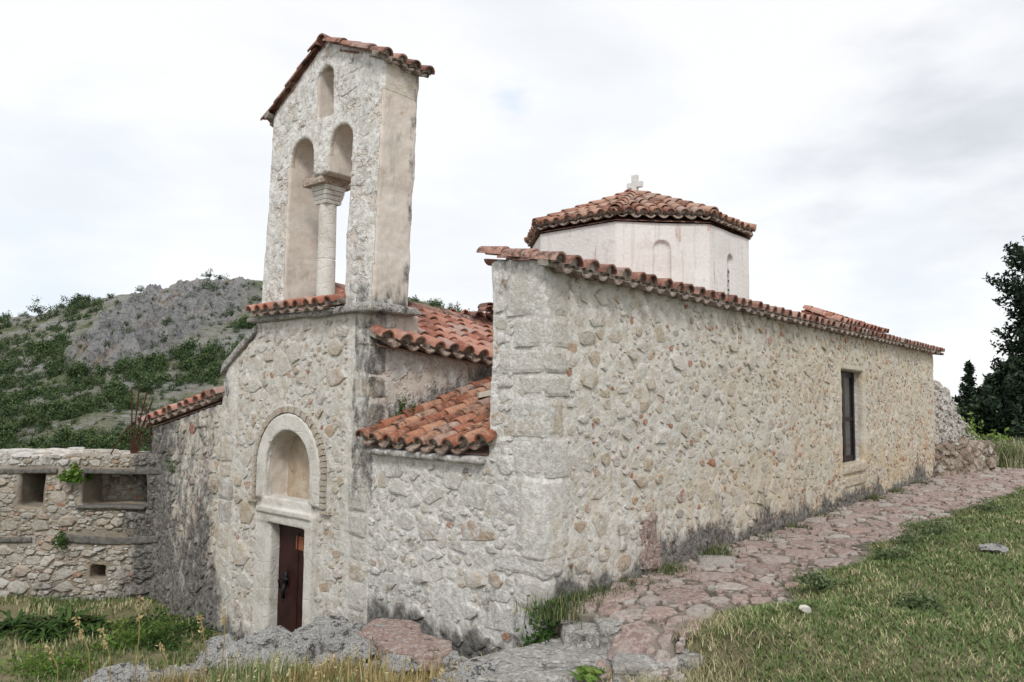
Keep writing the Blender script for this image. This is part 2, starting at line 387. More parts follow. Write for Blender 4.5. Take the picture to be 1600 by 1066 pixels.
RAMP = [(0, (.60, .58, .54)), (.12, (.47, .39, .28)), (.24, (.62, .60, .57)), (.36, (.36, .25, .155)), (.46, (.56, .49, .39)), (.55, (.24, .23, .215)), (.62, (.58, .54, .47)), (.74, (.40, .27, .185)), (.84, (.55, .48, .38)), (.90, (.44, .30, .24)), (.94, (.28, .16, .13)), (1, (.37, .19, .135))]
MW = mat_wall('lime_washed_rubble', (.66, .645, .595), (.60, .575, .51), RAMP)
MLONG = MW
MRUIN = mat_wall('red_grey_rubble', (.20, .17, .14), (.13, .11, .09), [(0, (.48, .40, .34)), (.25, (.40, .29, .24)), (.42, (.56, .53, .47)), (.6, (.46, .37, .31)), (.75, (.60, .58, .54)), (.9, (.38, .26, .21)), (1, (.40, .24, .18))])
MDRY = mat_wall('dry_stone', (.25, .225, .19), (.15, .13, .105), [(0, (.52, .51, .48)), (.2, (.42, .39, .34)), (.4, (.58, .57, .54)), (.55, (.46, .40, .32)), (.7, (.34, .33, .31)), (.84, (.50, .47, .42)), (.93, (.38, .24, .17)), (1, (.42, .24, .16))])
def mat_wall(name, mortar, mortar2, ramp, limec=(.76, .75, .73), edge_dark=True):
    m = NT(name)
    n12 = m.noise(m.co, 13., 5, .8); grit = m.noise(m.co, 60., 3, .8); med = m.noise(m.co, 7., 3, .65); lo = m.noise(m.co, 1.5, 4, .6)
    stn = m.attr('stn'); t = m.attr('tint'); warm = m.attr('warm')
    sc = m.ramp(t, ramp)
    sc = m.mix(m.mr(n12, .48, .62, 0, .65), sc, m.mix(.6, sc, (.68, .67, .64)))
    sc = m.mix(m.mr(n12, .46, .34, 0, .75), sc, m.mix(.6, sc, (.19, .14, .09)))
    sc = m.mix(m.math('MULTIPLY', warm, .5), sc, m.mix(1., sc, (1.0, .82, .58), 'MULTIPLY'))
    mo = m.mix(m.mr(lo, .35, .68), mortar, mortar2)
    mo = m.mix(m.math('MULTIPLY', warm, m.mr(m.noise(m.co, 1.1, 3), .32, .62)), mo, (.56, .44, .28))
    mo = m.mix(m.mr(med, .5, .7, 0, .5), mo, m.mix(1., mo, (.80, .77, .70), 'MULTIPLY'))
    mo = m.mix(m.mr(n12, .44, .36, 0, .6), mo, m.mix(1., mo, (.60, .54, .45), 'MULTIPLY'))
    c = m.mix(stn, mo, sc)
    c = m.mix(m.mr(grit, .57, .68, 0, .45), c, m.mix(1., c, (.45, .40, .33), 'MULTIPLY'))
    la = m.attr('lime'); rnd = m.math('MULTIPLY', m.math('SUBTRACT', m.math('FRACT', m.math('MULTIPLY', t, 7.31), None), .5), .18)
    lm = m.math('MULTIPLY', m.mr(la, .1, .7), m.mr(m.math('ADD', m.math('ADD', m.noise(m.co, 4.5, 5, .75), rnd), m.math('MULTIPLY', la, .18)), .52, .64))
    c = m.mix(lm, c, m.mix(m.mr(n12, .40, .60), limec, (.54, .52, .48)))
    pl = m.mr(m.math('ADD', m.attr('plaster'), m.math('MULTIPLY', m.math('SUBTRACT', m.noise(m.co, 2.2, 5, .7), .5), .9)), .48, .58)
    plc = m.ramp(m.noise(m.co, 1.6, 5, .65, dist=.5), [(.3, (.42, .36, .31)), (.45, (.56, .49, .43)), (.58, (.60, .54, .48)), (.72, (.46, .44, .41))])
    plc = m.mix(m.mr(n12, .46, .6, 0, .5), plc, (.66, .62, .56)); plc = m.mix(m.mr(m.noise(m.map(m.co, (5., 5., .8)), 1.2, 4, .7), .55, .7, 0, .5), plc, (.34, .32, .29))
    plc = m.mix(m.mr(m.noise(m.co, 3.1, 4, .6, dist=1.), .68, .73, 0, .7), plc, (.44, .27, .18))
    c = m.mix(pl, c, plc)
    sn = m.noise(m.map(m.co, (1., 1., .55)), 4.5, 5, .75)
    s1_ = m.mr(m.math('ADD', sn, m.math('MULTIPLY', m.attr('stain'), .42)), .62, .86)
    c = m.mix(m.math('MULTIPLY', s1_, .88), c, m.mix(m.mr(n12, .42, .6), (.045, .043, .042), (.22, .21, .20)))
    m.base(c)
    h = m.math('MULTIPLY', m.math('ADD', m.math('MULTIPLY', n12, m.math('ADD', .026, m.math('MULTIPLY', stn, .022))), m.math('ADD', m.math('MULTIPLY', med, .03), m.math('MULTIPLY', grit, .008))), m.math('SUBTRACT', 1., m.math('MULTIPLY', pl, .8)))
    m.bump(h, 1., 1.); return m.mat

def stones_on(O, u, v, n, ulen, vlen, ok, classes, seed, off, hmin=.010, hmax=.045, gap=1.12, reds=.05, ang=.22, tlo=0., thi=.9):
    O, u, v, n = [np.array(q, float) for q in (O, u, v, n)]; r_ = random.Random(seed); cell = .5; G = {}; out = []
    for (tries, a0, a1, q0, q1) in classes:
        for _ in range(tries):
            cu, cv = r_.uniform(0, ulen), r_.uniform(0, vlen); a = r_.uniform(a0, a1); b = a*r_.uniform(q0, q1)
            if not (ok(cu-a, cv-b) and ok(cu+a, cv+b) and ok(cu-a, cv+b) and ok(cu+a, cv-b)): continue
            gi, gj = int(cu/cell), int(cv/cell); bad = False
            for di in (-1, 0, 1):
                for dj in (-1, 0, 1):
                    for (x2, y2, a2, b2) in G.get((gi+di, gj+dj), ()):
                        if ((cu-x2)/(a+a2))**2+((cv-y2)/(b+b2))**2 < gap*.86: bad = True; break
                    if bad: break
                if bad: break
            if bad: continue
            G.setdefault((gi, gj), []).append((cu, cv, a, b)); out.append((cu, cv, a, b))
    V = []; Qd = []; T3 = []; tint = []
    for (cu, cv, a, b) in out:
        k = r_.choice((5, 6, 7, 8, 9)); th0 = r_.uniform(-ang, ang); h = (hmin+(hmax-hmin)*r_.random()**1.6)*min(1.3, .55+a*5); red = r_.random() < reds*(1.6 if a < .09 else .35)
        t = r_.uniform(.93, 1.) if red else tlo+(thi-tlo)*r_.random(); base = len(V); tx, ty = r_.uniform(-.25, .25), r_.uniform(-.3, .3)
        sq = r_.uniform(.55, 1.); rad = []
        for i in range(k):
            q = 2*math.pi*(i+r_.uniform(-.42, .42))/k; c_, s_ = math.cos(q), math.sin(q); e = (abs(c_)**(2/sq)+abs(s_)**(2/sq)+1e-6)**(-.5*sq*.8) if sq < .8 else 1.
            rr = r_.uniform(.78, 1.16)*e; rad.append((c_*rr*a, s_*rr*b))
        for (sc_, hh) in ((1.10, -.05), (1.0, h*.35), (.93, h*.85), (.62, h)):
            for (x_, y_) in rad:
                x2, y2 = x_*sc_+r_.uniform(-.004, .004), y_*sc_+r_.uniform(-.004, .004)
                xx = cu+x2*math.cos(th0)-y2*math.sin(th0); yy = cv+x2*math.sin(th0)+y2*math.cos(th0)
                hz_ = hh if hh < 0 else hh*(1+tx*x2/a+ty*y2/b)+r_.uniform(-.08, .08)*h
                V.append((xx, yy, hz_))
        V.append((cu, cv, h*r_.uniform(.9, 1.12)))
        for g_ in range(3):
            for i in range(k): Qd.append((base+g_*k+i, base+g_*k+(i+1) % k, base+(g_+1)*k+(i+1) % k, base+(g_+1)*k+i))
        for i in range(k): T3.append((base+3*k+i, base+3*k+(i+1) % k, base+4*k))
        tint += [t]*(4*k+1)
    V = np.array(V); P = O+u*V[:, :1]+v*V[:, 1:2]
    return P+n*(V[:, 2]+off(P))[:, None], np.array(Qd), np.array(T3), np.array(tint)
def wob(P, amp, fr, s_): return (fbm(P[:, 0]*fr, P[:, 1]*fr, P[:, 2]*fr, s_, 3)-.5)*2*amp
def block(lo, hi, seed, amp=.012, nsub=5):
    bm = bmesh.new(); bmesh.ops.create_cube(bm, size=1.); bmesh.ops.subdivide_edges(bm, edges=bm.edges, cuts=nsub, use_grid_fill=True)
    me = bpy.data.meshes.new('b'); bm.to_mesh(me); bm.free(); V = get_co(me); lo = np.array(lo); hi = np.array(hi)
    r_ = np.random.RandomState(seed); W = lo+(V+.5)*(hi-lo); e = (np.abs(V) > .49).sum(1); c_ = (lo+hi)/2
    W = W+(c_-W)/np.linalg.norm(c_-W, axis=1)[:, None]*((e >= 2)*.018+(e >= 3)*.012)[:, None]*r_.uniform(.5, 1.3, len(V))[:, None]
    W += (np.stack([fbm(W[:, 0]*6, W[:, 1]*6, W[:, 2]*6, seed+i, 3) for i in range(3)], 1)-.5)*2*amp
    Qd = np.array([tuple(p.vertices) for p in me.polygons]); return W, Qd
def merge_wall(me, parts, attrs_fn):
    """join the masonry core with its face stones into one mesh"""
    V0 = get_co(me); N0_ = get_no(me); nl = len(me.loops); li = np.empty(nl, np.int32); me.loops.foreach_get('vertex_index', li)
    Vs = [V0]; Ns = [N0_]; q = [li.reshape(-1, 4)]; t = []; st = [np.zeros(len(V0))]; ti = [np.full(len(V0), .5)]; b = len(V0)
    for (P, Qd, T3, tn, n) in parts:
        Vs.append(P); Ns.append(np.tile(np.array(n, float), (len(P), 1))); q.append(Qd+b); st.append(np.ones(len(P))); ti.append(tn if hasattr(tn, '__len__') else np.full(len(P), tn))
        if T3 is not None: t.append(T3+b)
        b += len(P)
    V = np.concatenate(Vs); N = np.concatenate(Ns); A = attrs_fn(V, N); A['stn'] = np.concatenate(st); A['tint'] = np.concatenate(ti)
    nq0 = len(q[0]); Q_ = np.concatenate(q); out = np_mesh(me.name, V, [Q_]+([np.concatenate(t)] if t else []), False, A)
    sm = np.zeros(len(out.polygons), bool); sm[:nq0] = True; out.polygons.foreach_set('use_smooth', sm); return out
RAMP = [(0, (.60, .58, .54)), (.18, (.54, .48, .39)), (.34, (.64, .62, .59)), (.5, (.47, .38, .27)), (.62, (.58, .53, .45)), (.74, (.42, .40, .37)), (.86, (.50, .36, .25)), (.90, (.60, .57, .52)), (.94, (.36, .18, .13)), (1, (.46, .21, .13))]
MW = mat_wall('lime_washed_rubble', (.62, .60, .545), (.52, .485, .41), RAMP)
MLONG = MW
MDRY = mat_wall('dry_stone', (.34, .31, .265), (.22, .19, .155), [(0, (.52, .51, .48)), (.2, (.42, .39, .34)), (.4, (.58, .57, .54)), (.55, (.46, .40, .32)), (.7, (.34, .33, .31)), (.84, (.50, .47, .42)), (.93, (.38, .24, .17)), (1, (.42, .24, .16))])
MRUIN = mat_rubble('red_grey_rubble', zs=1.2, s1=2.6, s2=5.0, pres=.9, hs=.06, mortar=(.26, .22, .18), mortar2=(.17, .14, .115), edge=.02, true=True,
    stones=[(0, (.46, .38, .32)), (.25, (.38, .27, .22)), (.42, (.52, .49, .43)), (.6, (.44, .35, .29)), (.78, (.56, .54, .50)), (.9, (.35, .22, .18))])
MBEL = mat_wall('belfry_masonry', (.62, .58, .52), (.54, .48, .40), [(0, (.66, .65, .62)), (.3, (.60, .57, .51)), (.6, (.64, .62, .58)), (.8, (.54, .47, .38)), (.93, (.44, .30, .23)), (1, (.48, .30, .22))], (.78, .77, .75))
MLIME = mat_stone('carved_limestone', [(.40, .37, .32), (.58, .555, .51), (.68, .665, .63)], 2.5, .008, .05, (.22, .20, .17))
MCAP = mat_stone('weathered_grey_stone', [(.26, .25, .23), (.42, .40, .37), (.33, .31, .28)], 3., .03, .45, (.05, .05, .048))
MROCK = mat_stone('limestone_rock', [(.42, .41, .39), (.60, .59, .57), (.50, .49, .47), (.68, .67, .65)], 3.0, .06, .55, (.06, .06, .06))
MRED = mat_stone('red_stone', [(.28, .19, .16), (.38, .275, .24), (.32, .22, .19)], 2.5, .03, .25, (.08, .07, .065), (.48, .45, .42))
MTILE = mat_tile('terracotta', (.34, .135, .092), (.46, .24, .18), .0, .30)
MTILE_OLD = mat_tile('aged_terracotta', (.25, .115, .085), (.39, .225, .18), .06, .58)
MTILE_DRUM = mat_tile('mossy_terracotta', (.32, .155, .11), (.44, .27, .20), .44, .28)
MTILE_LEAN = mat_tile('lichened_terracotta', (.34, .13, .075), (.45, .235, .15), .0, .56)

def mat_plain(name, c, rough=.7, nz=.25, sc=12., metal=0., bump=.003, c2=None):
    m = NT(name); f = m.noise(m.co, sc, 5, .7)
    m.base(m.mix(m.mr(f, .35, .7), c, c2 or tuple(x*(1-nz) for x in c))); m.b.inputs['Roughness'].default_value = rough
    m.b.inputs['Metallic'].default_value = metal; m.bump(f, bump); return m.mat
MDOOR = mat_plain('brown_painted_metal', (.040, .014, .012), .45, .5, 5.)
MDARKWOOD = mat_plain('dark_wood', (.020, .010, .011), .5, .5, 9.)
MBEAM = mat_plain('grey_weathered_timber', (.17, .16, .145), .9, .55, 14., bump=.02)
MRUST = mat_plain('rusty_iron', (.075, .028, .02), .8, .5, 30.)
MBLACK = mat_plain('black_iron', (.012, .012, .013), .5, .3, 20.)
MNOTE = mat_plain('orange_paper', (.30, .11, .06), .8, .3, 20.)
MCROSS = mat_plain('pale_marble', (.66, .65, .63), .7, .25, 14., bump=.01)
MWHITEWOOD = mat_plain('white_marble_piece', (.66, .62, .54), .6, .15, 9.)
g = NT('window_glass'); g.base((.035, .038, .042)); g.b.inputs['Roughness'].default_value = .12; g.b.inputs['Specular IOR Level'].default_value = .6; MGLASS = g.mat

# drum render
m = NT('drum_render')
c = m.ramp(m.noise(m.co, 1.0, 4, .6), [(.3, (.62, .59, .565)), (.6, (.69, .67, .655)), (.75, (.64, .605, .58))])
c = m.mix(m.mr(m.noise(m.map(m.co, (3.4, 3.4, .7)), 1.1, 5, .65), .60, .72, 0, .75), c, (.42, .24, .19))
c = m.mix(m.mr(m.noise(m.co, 16., 5, .75), .55, .75, 0, .35), c, (.42, .37, .34))
c = m.mix(m.mr(m.noise(m.map(m.co, (6., 6., 1.)), 1.3, 5, .7), .6, .75, 0, .3), c, (.30, .26, .24))
c = m.mix(m.mr(m.noise(m.map(m.co, (9., 9., .5)), 1., 4, .7), .54, .66, 0, .4), c, (.44, .41, .39)); c = m.mix(m.mr(m.noise(m.co, 2.4, 6, .8), .56, .62, 0, .35), c, (.50, .42, .38))
m.base(c); m.bump(m.math('ADD', m.noise(m.co, 14., 4, .6), m.noise(m.co, 3., 3)), .012); MDRUM = m.mat
m = NT('niche_plaster')
c = m.ramp(m.noise(m.co, 3., 5, .7, dist=.7), [(.3, (.30, .21, .14)), (.45, (.45, .35, .25)), (.6, (.52, .46, .37)), (.75, (.42, .28, .18))])
c = m.mix(m.mr(m.noise(m.co, 5., 4, .7), .62, .7, 0, .6), c, (.10, .10, .10))
m.base(c); m.bump(m.noise(m.co, 14., 5, .7), .02); MNICHE = m.mat

# ------------------------------------------------------------------ ground height
CREST = np.array([(.0, -.30)]+[tuple(onp(a, b, 2, c)[:2]) for a, b, c in ((740, 1010, 2.), (610, 985, 2.), (450, 985, 1.95), (350, 1008, 1.9), (270, 1045, 1.9), (200, 1080, 1.9), (90, 1180, 1.95))]+[(-14., -2.)])
YARD = np.array(list(map(tuple, CREST))+[(-14, 40), (.3, 40), (.3, -.3)])
def inside(px, py, poly):
    r = np.zeros(px.shape, bool); n = len(poly)
    for i in range(n):
        x1, y1 = poly[i]; x2, y2 = poly[(i+1) % n]
        c = ((y1 > py) != (y2 > py)) & (px < (x2-x1)*(py-y1)/(y2-y1+1e-12)+x1); r ^= c
    return r
def pdist(px, py, pl):
    d = np.full(px.shape, 1e9)
    for i in range(len(pl)-1):
        a = pl[i]; b = pl[i+1]; ab = b-a; t = np.clip(((px-a[0])*ab[0]+(py-a[1])*ab[1])/(ab@ab), 0, 1)
        d = np.minimum(d, np.hypot(px-a[0]-t*ab[0], py-a[1]-t*ab[1]))
    return d
PEDGE = np.array([onp(a, b, 2, 2.42)[:2] for a, b in ((1090, 985), (1101, 962), (1180, 935), (1225, 917), (1300, 878), (1375, 841), (1442, 810), (1521, 787), (1600, 757), (1660, 748))])
def pe(x): return np.interp(x, PEDGE[:, 0], PEDGE[:, 1])+.14*np.sin(x*2.3)+.08*np.sin(x*5.1+1)
def H(x, y):
    x = np.asarray(x, float); y = np.asarray(y, float)
    edge = pe(x)
    d = np.maximum(0, edge-y)
    hi = 2.36+.16*sst(0, .9, d)+.075*d
    lo = 2.06+.085*np.maximum(0, -y-1.6)+.04*np.maximum(0, -x-1.)
    lo = 2.04+.08*np.maximum(0, -y-2.)+.10*np.maximum(0, -x-2.2)
    k = np.where(y > -2.0, sst(-.05, .35, x), sst(-.05-1.6*sst(2., 3., -y), .5, x)); hi = hi*k+lo*(1-k)
    hi = hi+(fbm(x*.9, y*.9, 0, 5, 3)-.5)*.14*sst(.3, 1.2, d+np.where(x < -1.8, 1., 0))
    far = np.maximum(0, x-24); hi = hi-.05*far
    behind = np.maximum(0, y-1)*sst(19.3, 22, x); hi = hi-.15*behind
    dd = pdist(x, y, CREST); hi = hi-.42*sst(1.5, .1, dd)*sst(-.2, -.9, x); s = np.where(inside(x, y, YARD), dd, -dd)
    yard = .74+(fbm(x*1.2, y*1.2, 0, 9, 3)-.5)*.14+.12*sst(8, 9.5, y)
    t = sst(-.1, .95, s)
    z = hi*(1-t)+yard*t
    bld = sst(.3, .8, x)*sst(.0, .3, y)*(1-sst(18.5, 19.2, x)); z = z*(1-bld)+.7*bld
    z = z-.12*np.maximum(0, y-14)
    return z
def grid(x0, x1, y0, y1, res):
    nx = int((x1-x0)/res)+1; ny = int((y1-y0)/res)+1
    X, Y = np.meshgrid(np.linspace(x0, x1, nx), np.linspace(y0, y1, ny), indexing='ij')
    i = np.arange(nx*ny).reshape(nx, ny)
    Q = np.stack([i[:-1, :-1], i[1:, :-1], i[1:, 1:], i[:-1, 1:]], -1).reshape(-1, 4)
    return X, Y, Q
X, Y, Q = grid(-16, 62, -22, 34, .16)
Z = H(X, Y)-.008
m = NT('earth')
c = m.ramp(m.noise(m.co, 1.3, 6, .7), [(.3, (.11, .12, .05)), (.45, (.18, .17, .09)), (.6, (.28, .24, .15)), (.75, (.15, .155, .07))])
c = m.mix(m.mr(m.noise(m.co, 9., 6, .75), .6, .7, 0, .7), c, (.36, .32, .25))
m.base(c); m.bump(m.noise(m.co, 14., 6, .8), .05)
tag(link('ground', np_mesh('ground', np.stack([X, Y, Z], -1), [Q], True), m.mat), kind='structure')

# path : strip of flat stones beside the long wall
X, Y, Q = grid(-.95, 46, -3.0, .12, .045)
edge = pe(X)-.25+.38*sst(2.2, 1.0, X)+(fbm(X*1.5, 0*X, 0, 31, 3)-.5)*.3
def pz(x_, y_): return 2.40-.37*sst(.25, -.9, x_)-.05*np.maximum(0, x_-24)+(fbm(x_*1.1, y_*1.1, 0, 33, 3)-.5)*.07
Z = pz(X, Y)-.9*sst(0, .45, edge-Y)-1.2*((X < .10) & (Y > -.95+.25*np.sin(X*5)))
PATHDATA = (X, Y, Z, Q)
m = NT('path_stones'); t = m.attr('tint'); stn = m.attr('stn')
f = m.noise(m.co, 14., 5, .8); g5 = m.noise(m.co, 4., 4, .7)
sc = m.ramp(t, [(0, (.30, .205, .175)), (.25, (.35, .255, .225)), (.45, (.26, .185, .165)), (.62, (.33, .24, .21)), (.74, (.40, .375, .345)), (.84, (.29, .21, .19)), (.93, (.46, .44, .405)), (1, (.34, .22, .185))])
sc = m.mix(m.mr(f, .50, .58, 0, .55), sc, (.50, .455, .42)); sc = m.mix(m.mr(f, .47, .40, 0, .6), sc, (.15, .125, .115))
sc = m.mix(m.mr(g5, .50, .62, 0, .6), sc, (.33, .29, .265))
mo = m.mix(m.mr(g5, .4, .6), (.10, .09, .07), (.24, .21, .175))
m.base(m.mix(stn, mo, sc)); m.bump(m.math('ADD', m.math('MULTIPLY', f, .03), m.math('MULTIPLY', m.noise(m.co, 50., 3, .8), .006)), 1., 1.)
MPATH = m.mat
X, Y, Z, Q = PATHDATA
PV = np.stack([X, Y, Z], -1).reshape(-1, 3)
ps = stones_on((-.9, -.02, 0), (1, 0, 0), (0, -1, 0), (0, 0, 1), 31., 3.1, lambda a, b: (-.02-b) > float(pe(a-.9))-.12 and b > 0 and a > 0 and (a > 1.02 or b > .95), [(900, .24, .40, .5, .85), (5000, .14, .24, .5, .9), (24000, .07, .14, .5, 1.), (24000, .035, .07, .6, 1.)], 17, lambda P_: pz(P_[:, 0], P_[:, 1]), .012, .045, .95, .0, ang=.5, thi=1.)
b0_ = len(PV); me = np_mesh('path', np.concatenate([PV, ps[0]]), [np.concatenate([Q, ps[1]+b0_]), ps[2]+b0_], False, {'stn': np.concatenate([np.zeros(b0_), np.ones(len(ps[0]))]), 'tint': np.concatenate([np.full(b0_, .5), ps[3]])})
tag(link('path', me, MPATH), kind='structure')

# ------------------------------------------------------------------ church masonry
church = empty('church', (0, 3, .7), 'small old whitewashed stone church with red tiled roofs, twin-arched belfry and eight-sided drum', 'church')
def yz(pts, x0, x1):
    b = MB(); b.prism([(x0, y, z) for y, z in pts], (x1-x0, 0, 0)); return b
def arch(yc, r, z0, zs, n=14):
    return [(yc-r, z0), (yc+r, z0)]+[(yc+r*math.cos(math.pi*i/n), zs+r*math.sin(math.pi*i/n)) for i in range(n+1)]
def boxm(lo, hi):
    b = MB(); b.box(lo, hi); return b
DY0, DY1, DZ1 = 4.37, 5.33, 2.74
fac = yz([(3.05, 0), (6.92, 0), (6.92, 4.85), (6.84, 5.12), (5.97, 5.62), (5.97, 5.86), (3.05, 5.86)], 0, .9)
fac = carve(fac, [boxm((-.2, DY0, .5), (1.2, DY1, DZ1)), yz(arch(4.90, .60, 3.05, 3.55), -.2, .42)])
pts = []
low = yz([(0, 0), (3.1, 0), (3.1, 3.98), (.8, 3.98), (.8, 6.3), (0, 6.22)], 0, .8).mesh('a')
longw = MB(); longw.prism([(0, 0, .5), (19.3, 0, .5), (19.3, 0, 6.16), (0, 0, 6.2)], (0, .8, 0))
longw = carve(longw, [boxm((10.39, -.3, 3.27), (12.0, .34, 5.33))])
navS = MB(); navS.prism([(.1, 3.05, .5), (6.5, 3.05, .5), (6.5, 3.05, 5.05), (.1, 3.05, 5.5)], (0, .6, 0))
ext = yz([(6.8, 0), (9.6, 0), (9.6, 4.0), (6.8, 4.52)], .0, .7).mesh('a')
corb = boxm((-.11, .84, 3.89), (.1, 2.95, 3.97)).mesh('a')
aw = boxm((3.2, .7, .5), (3.8, 3.2, 6.3)).mesh('a')
back = boxm((18.7, .1, .5), (19.3, 7., 6.3)).mesh('a')
nback = boxm((.5, 6.3, .5), (18.9, 6.9, 5.0)).mesh('a')
quo = boxm((-.04, -.04, 2.9), (.34, .3, 3.75)).mesh('a')
wall = voxel([fac, low, longw, navS.mesh('a'), ext, corb, aw, back, nback, quo], .036, 'stone_wall')
wobble(wall, .035, 1.1, 3); wobble(wall, .016, 7., 13)
def wall_attrs(V, N):
    x, y, z = V.T
    nz1 = fbm(V[:, 0]*1.3, V[:, 1]*1.3, V[:, 2]*.8, 51, 4)
    west = (x < .12) & (N[:, 0] < -.4)
    south = (y < .14)
    gz = np.where(south & (x > .2), 2.4, np.where(y < 3, 1.75, .8))
    stain = sst(.55, .0, z-gz+(nz1-.5)*.9)*1.0
    stain = np.maximum(stain, .35*sst(1.3, .2, z-gz+(nz1-.5)))
    ex = sst(6.3, 7.3, y+(nz1-.5)*1.4)*(x < .3)
    stain = np.where(ex > 0, np.maximum(stain, ex*(.50+.55*sst(3.8, 1.2, z+(nz1-.5)*2.5)*sst(9., 7., y*.7+2.2)+.55*sst(8.2, 9.2, y))), stain)
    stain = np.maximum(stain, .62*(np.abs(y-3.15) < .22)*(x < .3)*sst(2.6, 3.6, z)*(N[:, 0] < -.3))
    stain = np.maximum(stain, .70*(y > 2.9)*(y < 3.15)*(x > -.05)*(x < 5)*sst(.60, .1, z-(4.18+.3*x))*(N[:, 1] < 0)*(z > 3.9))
    stain = np.maximum(stain, .35*sst(5.75, 6.0, z)*(x < 1))
    lime = np.where(south & (x > .15), .25*sst(9, 0, x)+.26, .88)
    lime = np.where((y > 3.0) & (x < .3), .50, lime); lime = np.where(y > 6.9, .38, lime)
    warm = np.where(south & (x > .15), .24+.26*sst(3, 11, x)*1.0+.40*sst(4.4, 2.8, z)*sst(.3, 3, x), .15)
    plaster = np.where((y > 2.85) & (y < 3.13) & (x > .12) & (N[:, 1] < -.3), .54, .0)
    plaster = np.where((x > .02) & (x < .5) & (y > 4.2) & (y < 5.6) & (z > 3.0) & (z < 4.3), .9, plaster)
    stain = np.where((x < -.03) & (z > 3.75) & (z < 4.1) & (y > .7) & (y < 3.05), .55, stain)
    return dict(stain=stain, lime=lime, warm=warm, plaster=plaster)
offw = lambda P: wob(P, .035, 1.1, 3)
parts = []
def ok_long(u_, v_):
    X_, Z_ = u_, v_+1.9
    if X_ < .02 or X_ > 19.15 or Z_ > 6.12-.0*X_ or Z_ < 2.2: return False
    if 10.25 < X_ < 12.15 and 3.0 < Z_ < 5.45: return False
    return X_ > .38
CL = [(240, .13, .21, .45, .8), (2400, .08, .13, .4, .9), (9000, .045, .08, .4, 1.), (12000, .024, .045, .4, 1.3)]
parts.append((*stones_on((0, 0, 1.9), (1, 0, 0), (0, 0, 1), (0, -1, 0), 19.3, 4.3, ok_long, CL, 1, offw, .002, .028, 1.32, .055), (0, -1, 0)))
def ok_west(u_, v_):
    Y_, Z_ = u_, v_+.5
    if Y_ < .42 or Y_ > 9.5 or Z_ < .6: return False
    if Y_ < .8: return Z_ < 6.1
    if Y_ < 3.0: return Z_ < 3.86
    if 3.0 <= Y_ < 3.5 and Z_ > .6: return False
    if Y_ < 5.95: lim = 5.80
    elif Y_ < 6.85: lim = 5.60-.55*(Y_-5.97)/.87
    else: lim = 4.48-.19*(Y_-6.85)
    if Z_ > lim: return False
    if 6.45 < Y_ < 6.95: return False
    if 4.15 < Y_ < 5.72 and Z_ < 3.12: return False
    if 3.9 < Y_ < 5.9 and 2.95 < Z_ <= 3.55: return False
    if math.hypot(Y_-4.9, Z_-3.55) < .98: return False
    return True
CW = [(500, .16, .28, .55, .85), (2500, .10, .16, .5, .95), (12000, .05, .10, .5, 1.), (26000, .026, .05, .5, 1.2)]
parts.append((*stones_on((0, 0, .5), (0, 1, 0), (0, 0, 1), (-1, 0, 0), 9.6, 5.8, ok_west, CW, 2, offw, .003, .034, 1.12, .03, thi=.93), (-1, 0, 0)))
rq = random.Random(9); z_ = 1.6; i_ = 0
while z_ < 6.02:   # ashlar quoins of the projecting pier
    h_ = rq.uniform(.26, .5); a_, b_ = (rq.uniform(.36, .46), rq.uniform(.55, .74)) if i_ % 2 else (rq.uniform(.42, .5), rq.uniform(.36, .48))
    W_, Q_ = block((-.022+rq.uniform(-.012, .012), -.022+rq.uniform(-.012, .012), z_+.012), (a_, b_, min(6.12, z_+h_-.012)), 500+i_); parts.append((W_, Q_, None, rq.choice((.0, .02, .34, .36, .18, .62)), (-.71, -.71, 0))); z_ += h_; i_ += 1
for (y0_, y1_, zt_) in ((3.03, 3.5, 5.75), (6.48, 6.95, 4.9)):
    z_ = .8
    while z_ < zt_-.1:
        h_ = rq.uniform(.24, .48); d_ = rq.uniform(0, .14); lo_, hi_ = (y0_, y1_-d_) if y0_ < 4 else (y0_+d_, y1_)
        W_, Q_ = block((-.018+rq.uniform(-.01, .01), lo_, z_+.012), (.4, hi_, z_+h_-.012), 600+i_); parts.append((W_, Q_, None, rq.choice((.0, .18, .34, .62, .74)), (-1, 0, 0))); z_ += h_; i_ += 1
wall = merge_wall(wall, parts, wall_attrs)
link('stone_wall', wall, MW, church)

# facade stone copings
b = MB()
b.prism([(-.07, 6.98, 4.98), (-.07, 6.9, 5.2), (-.07, 5.9, 5.80), (-.07, 5.9, 5.68)], (.9, 0, 0))
me = voxel([b.mesh('a')], .03, 'coping'); wobble(me, .02, 3.); link('coping', me, MCAP, church)

# door surround
b = MB()
b.box((-.06, DY1+.02, .7), (.22, DY1+.36, DZ1+.0)); b.box((-.02, DY1-.02, .7), (.30, DY1+.03, DZ1))
b.box((-.06, DY0-.19, .7), (.22, DY0-.0, DZ1+.0)); b.box((.0, DY0-.02, .7), (.30, DY0+.02, DZ1-.05))
b.box((-.07, DY0-.2, DZ1-.02), (.22, DY1+.37, DZ1+.17)); b.box((-.10, DY0-.16, DZ1+.13), (.2, DY1+.30, DZ1+.20))
b.box((-.05, DY0-.12, DZ1+.2), (.2, DY1+.24, DZ1+.36))
me = voxel([b.mesh('a')], .02, 'door_surround'); wobble(me, .008, 5.); link('door_surround', me, MLIME, church)
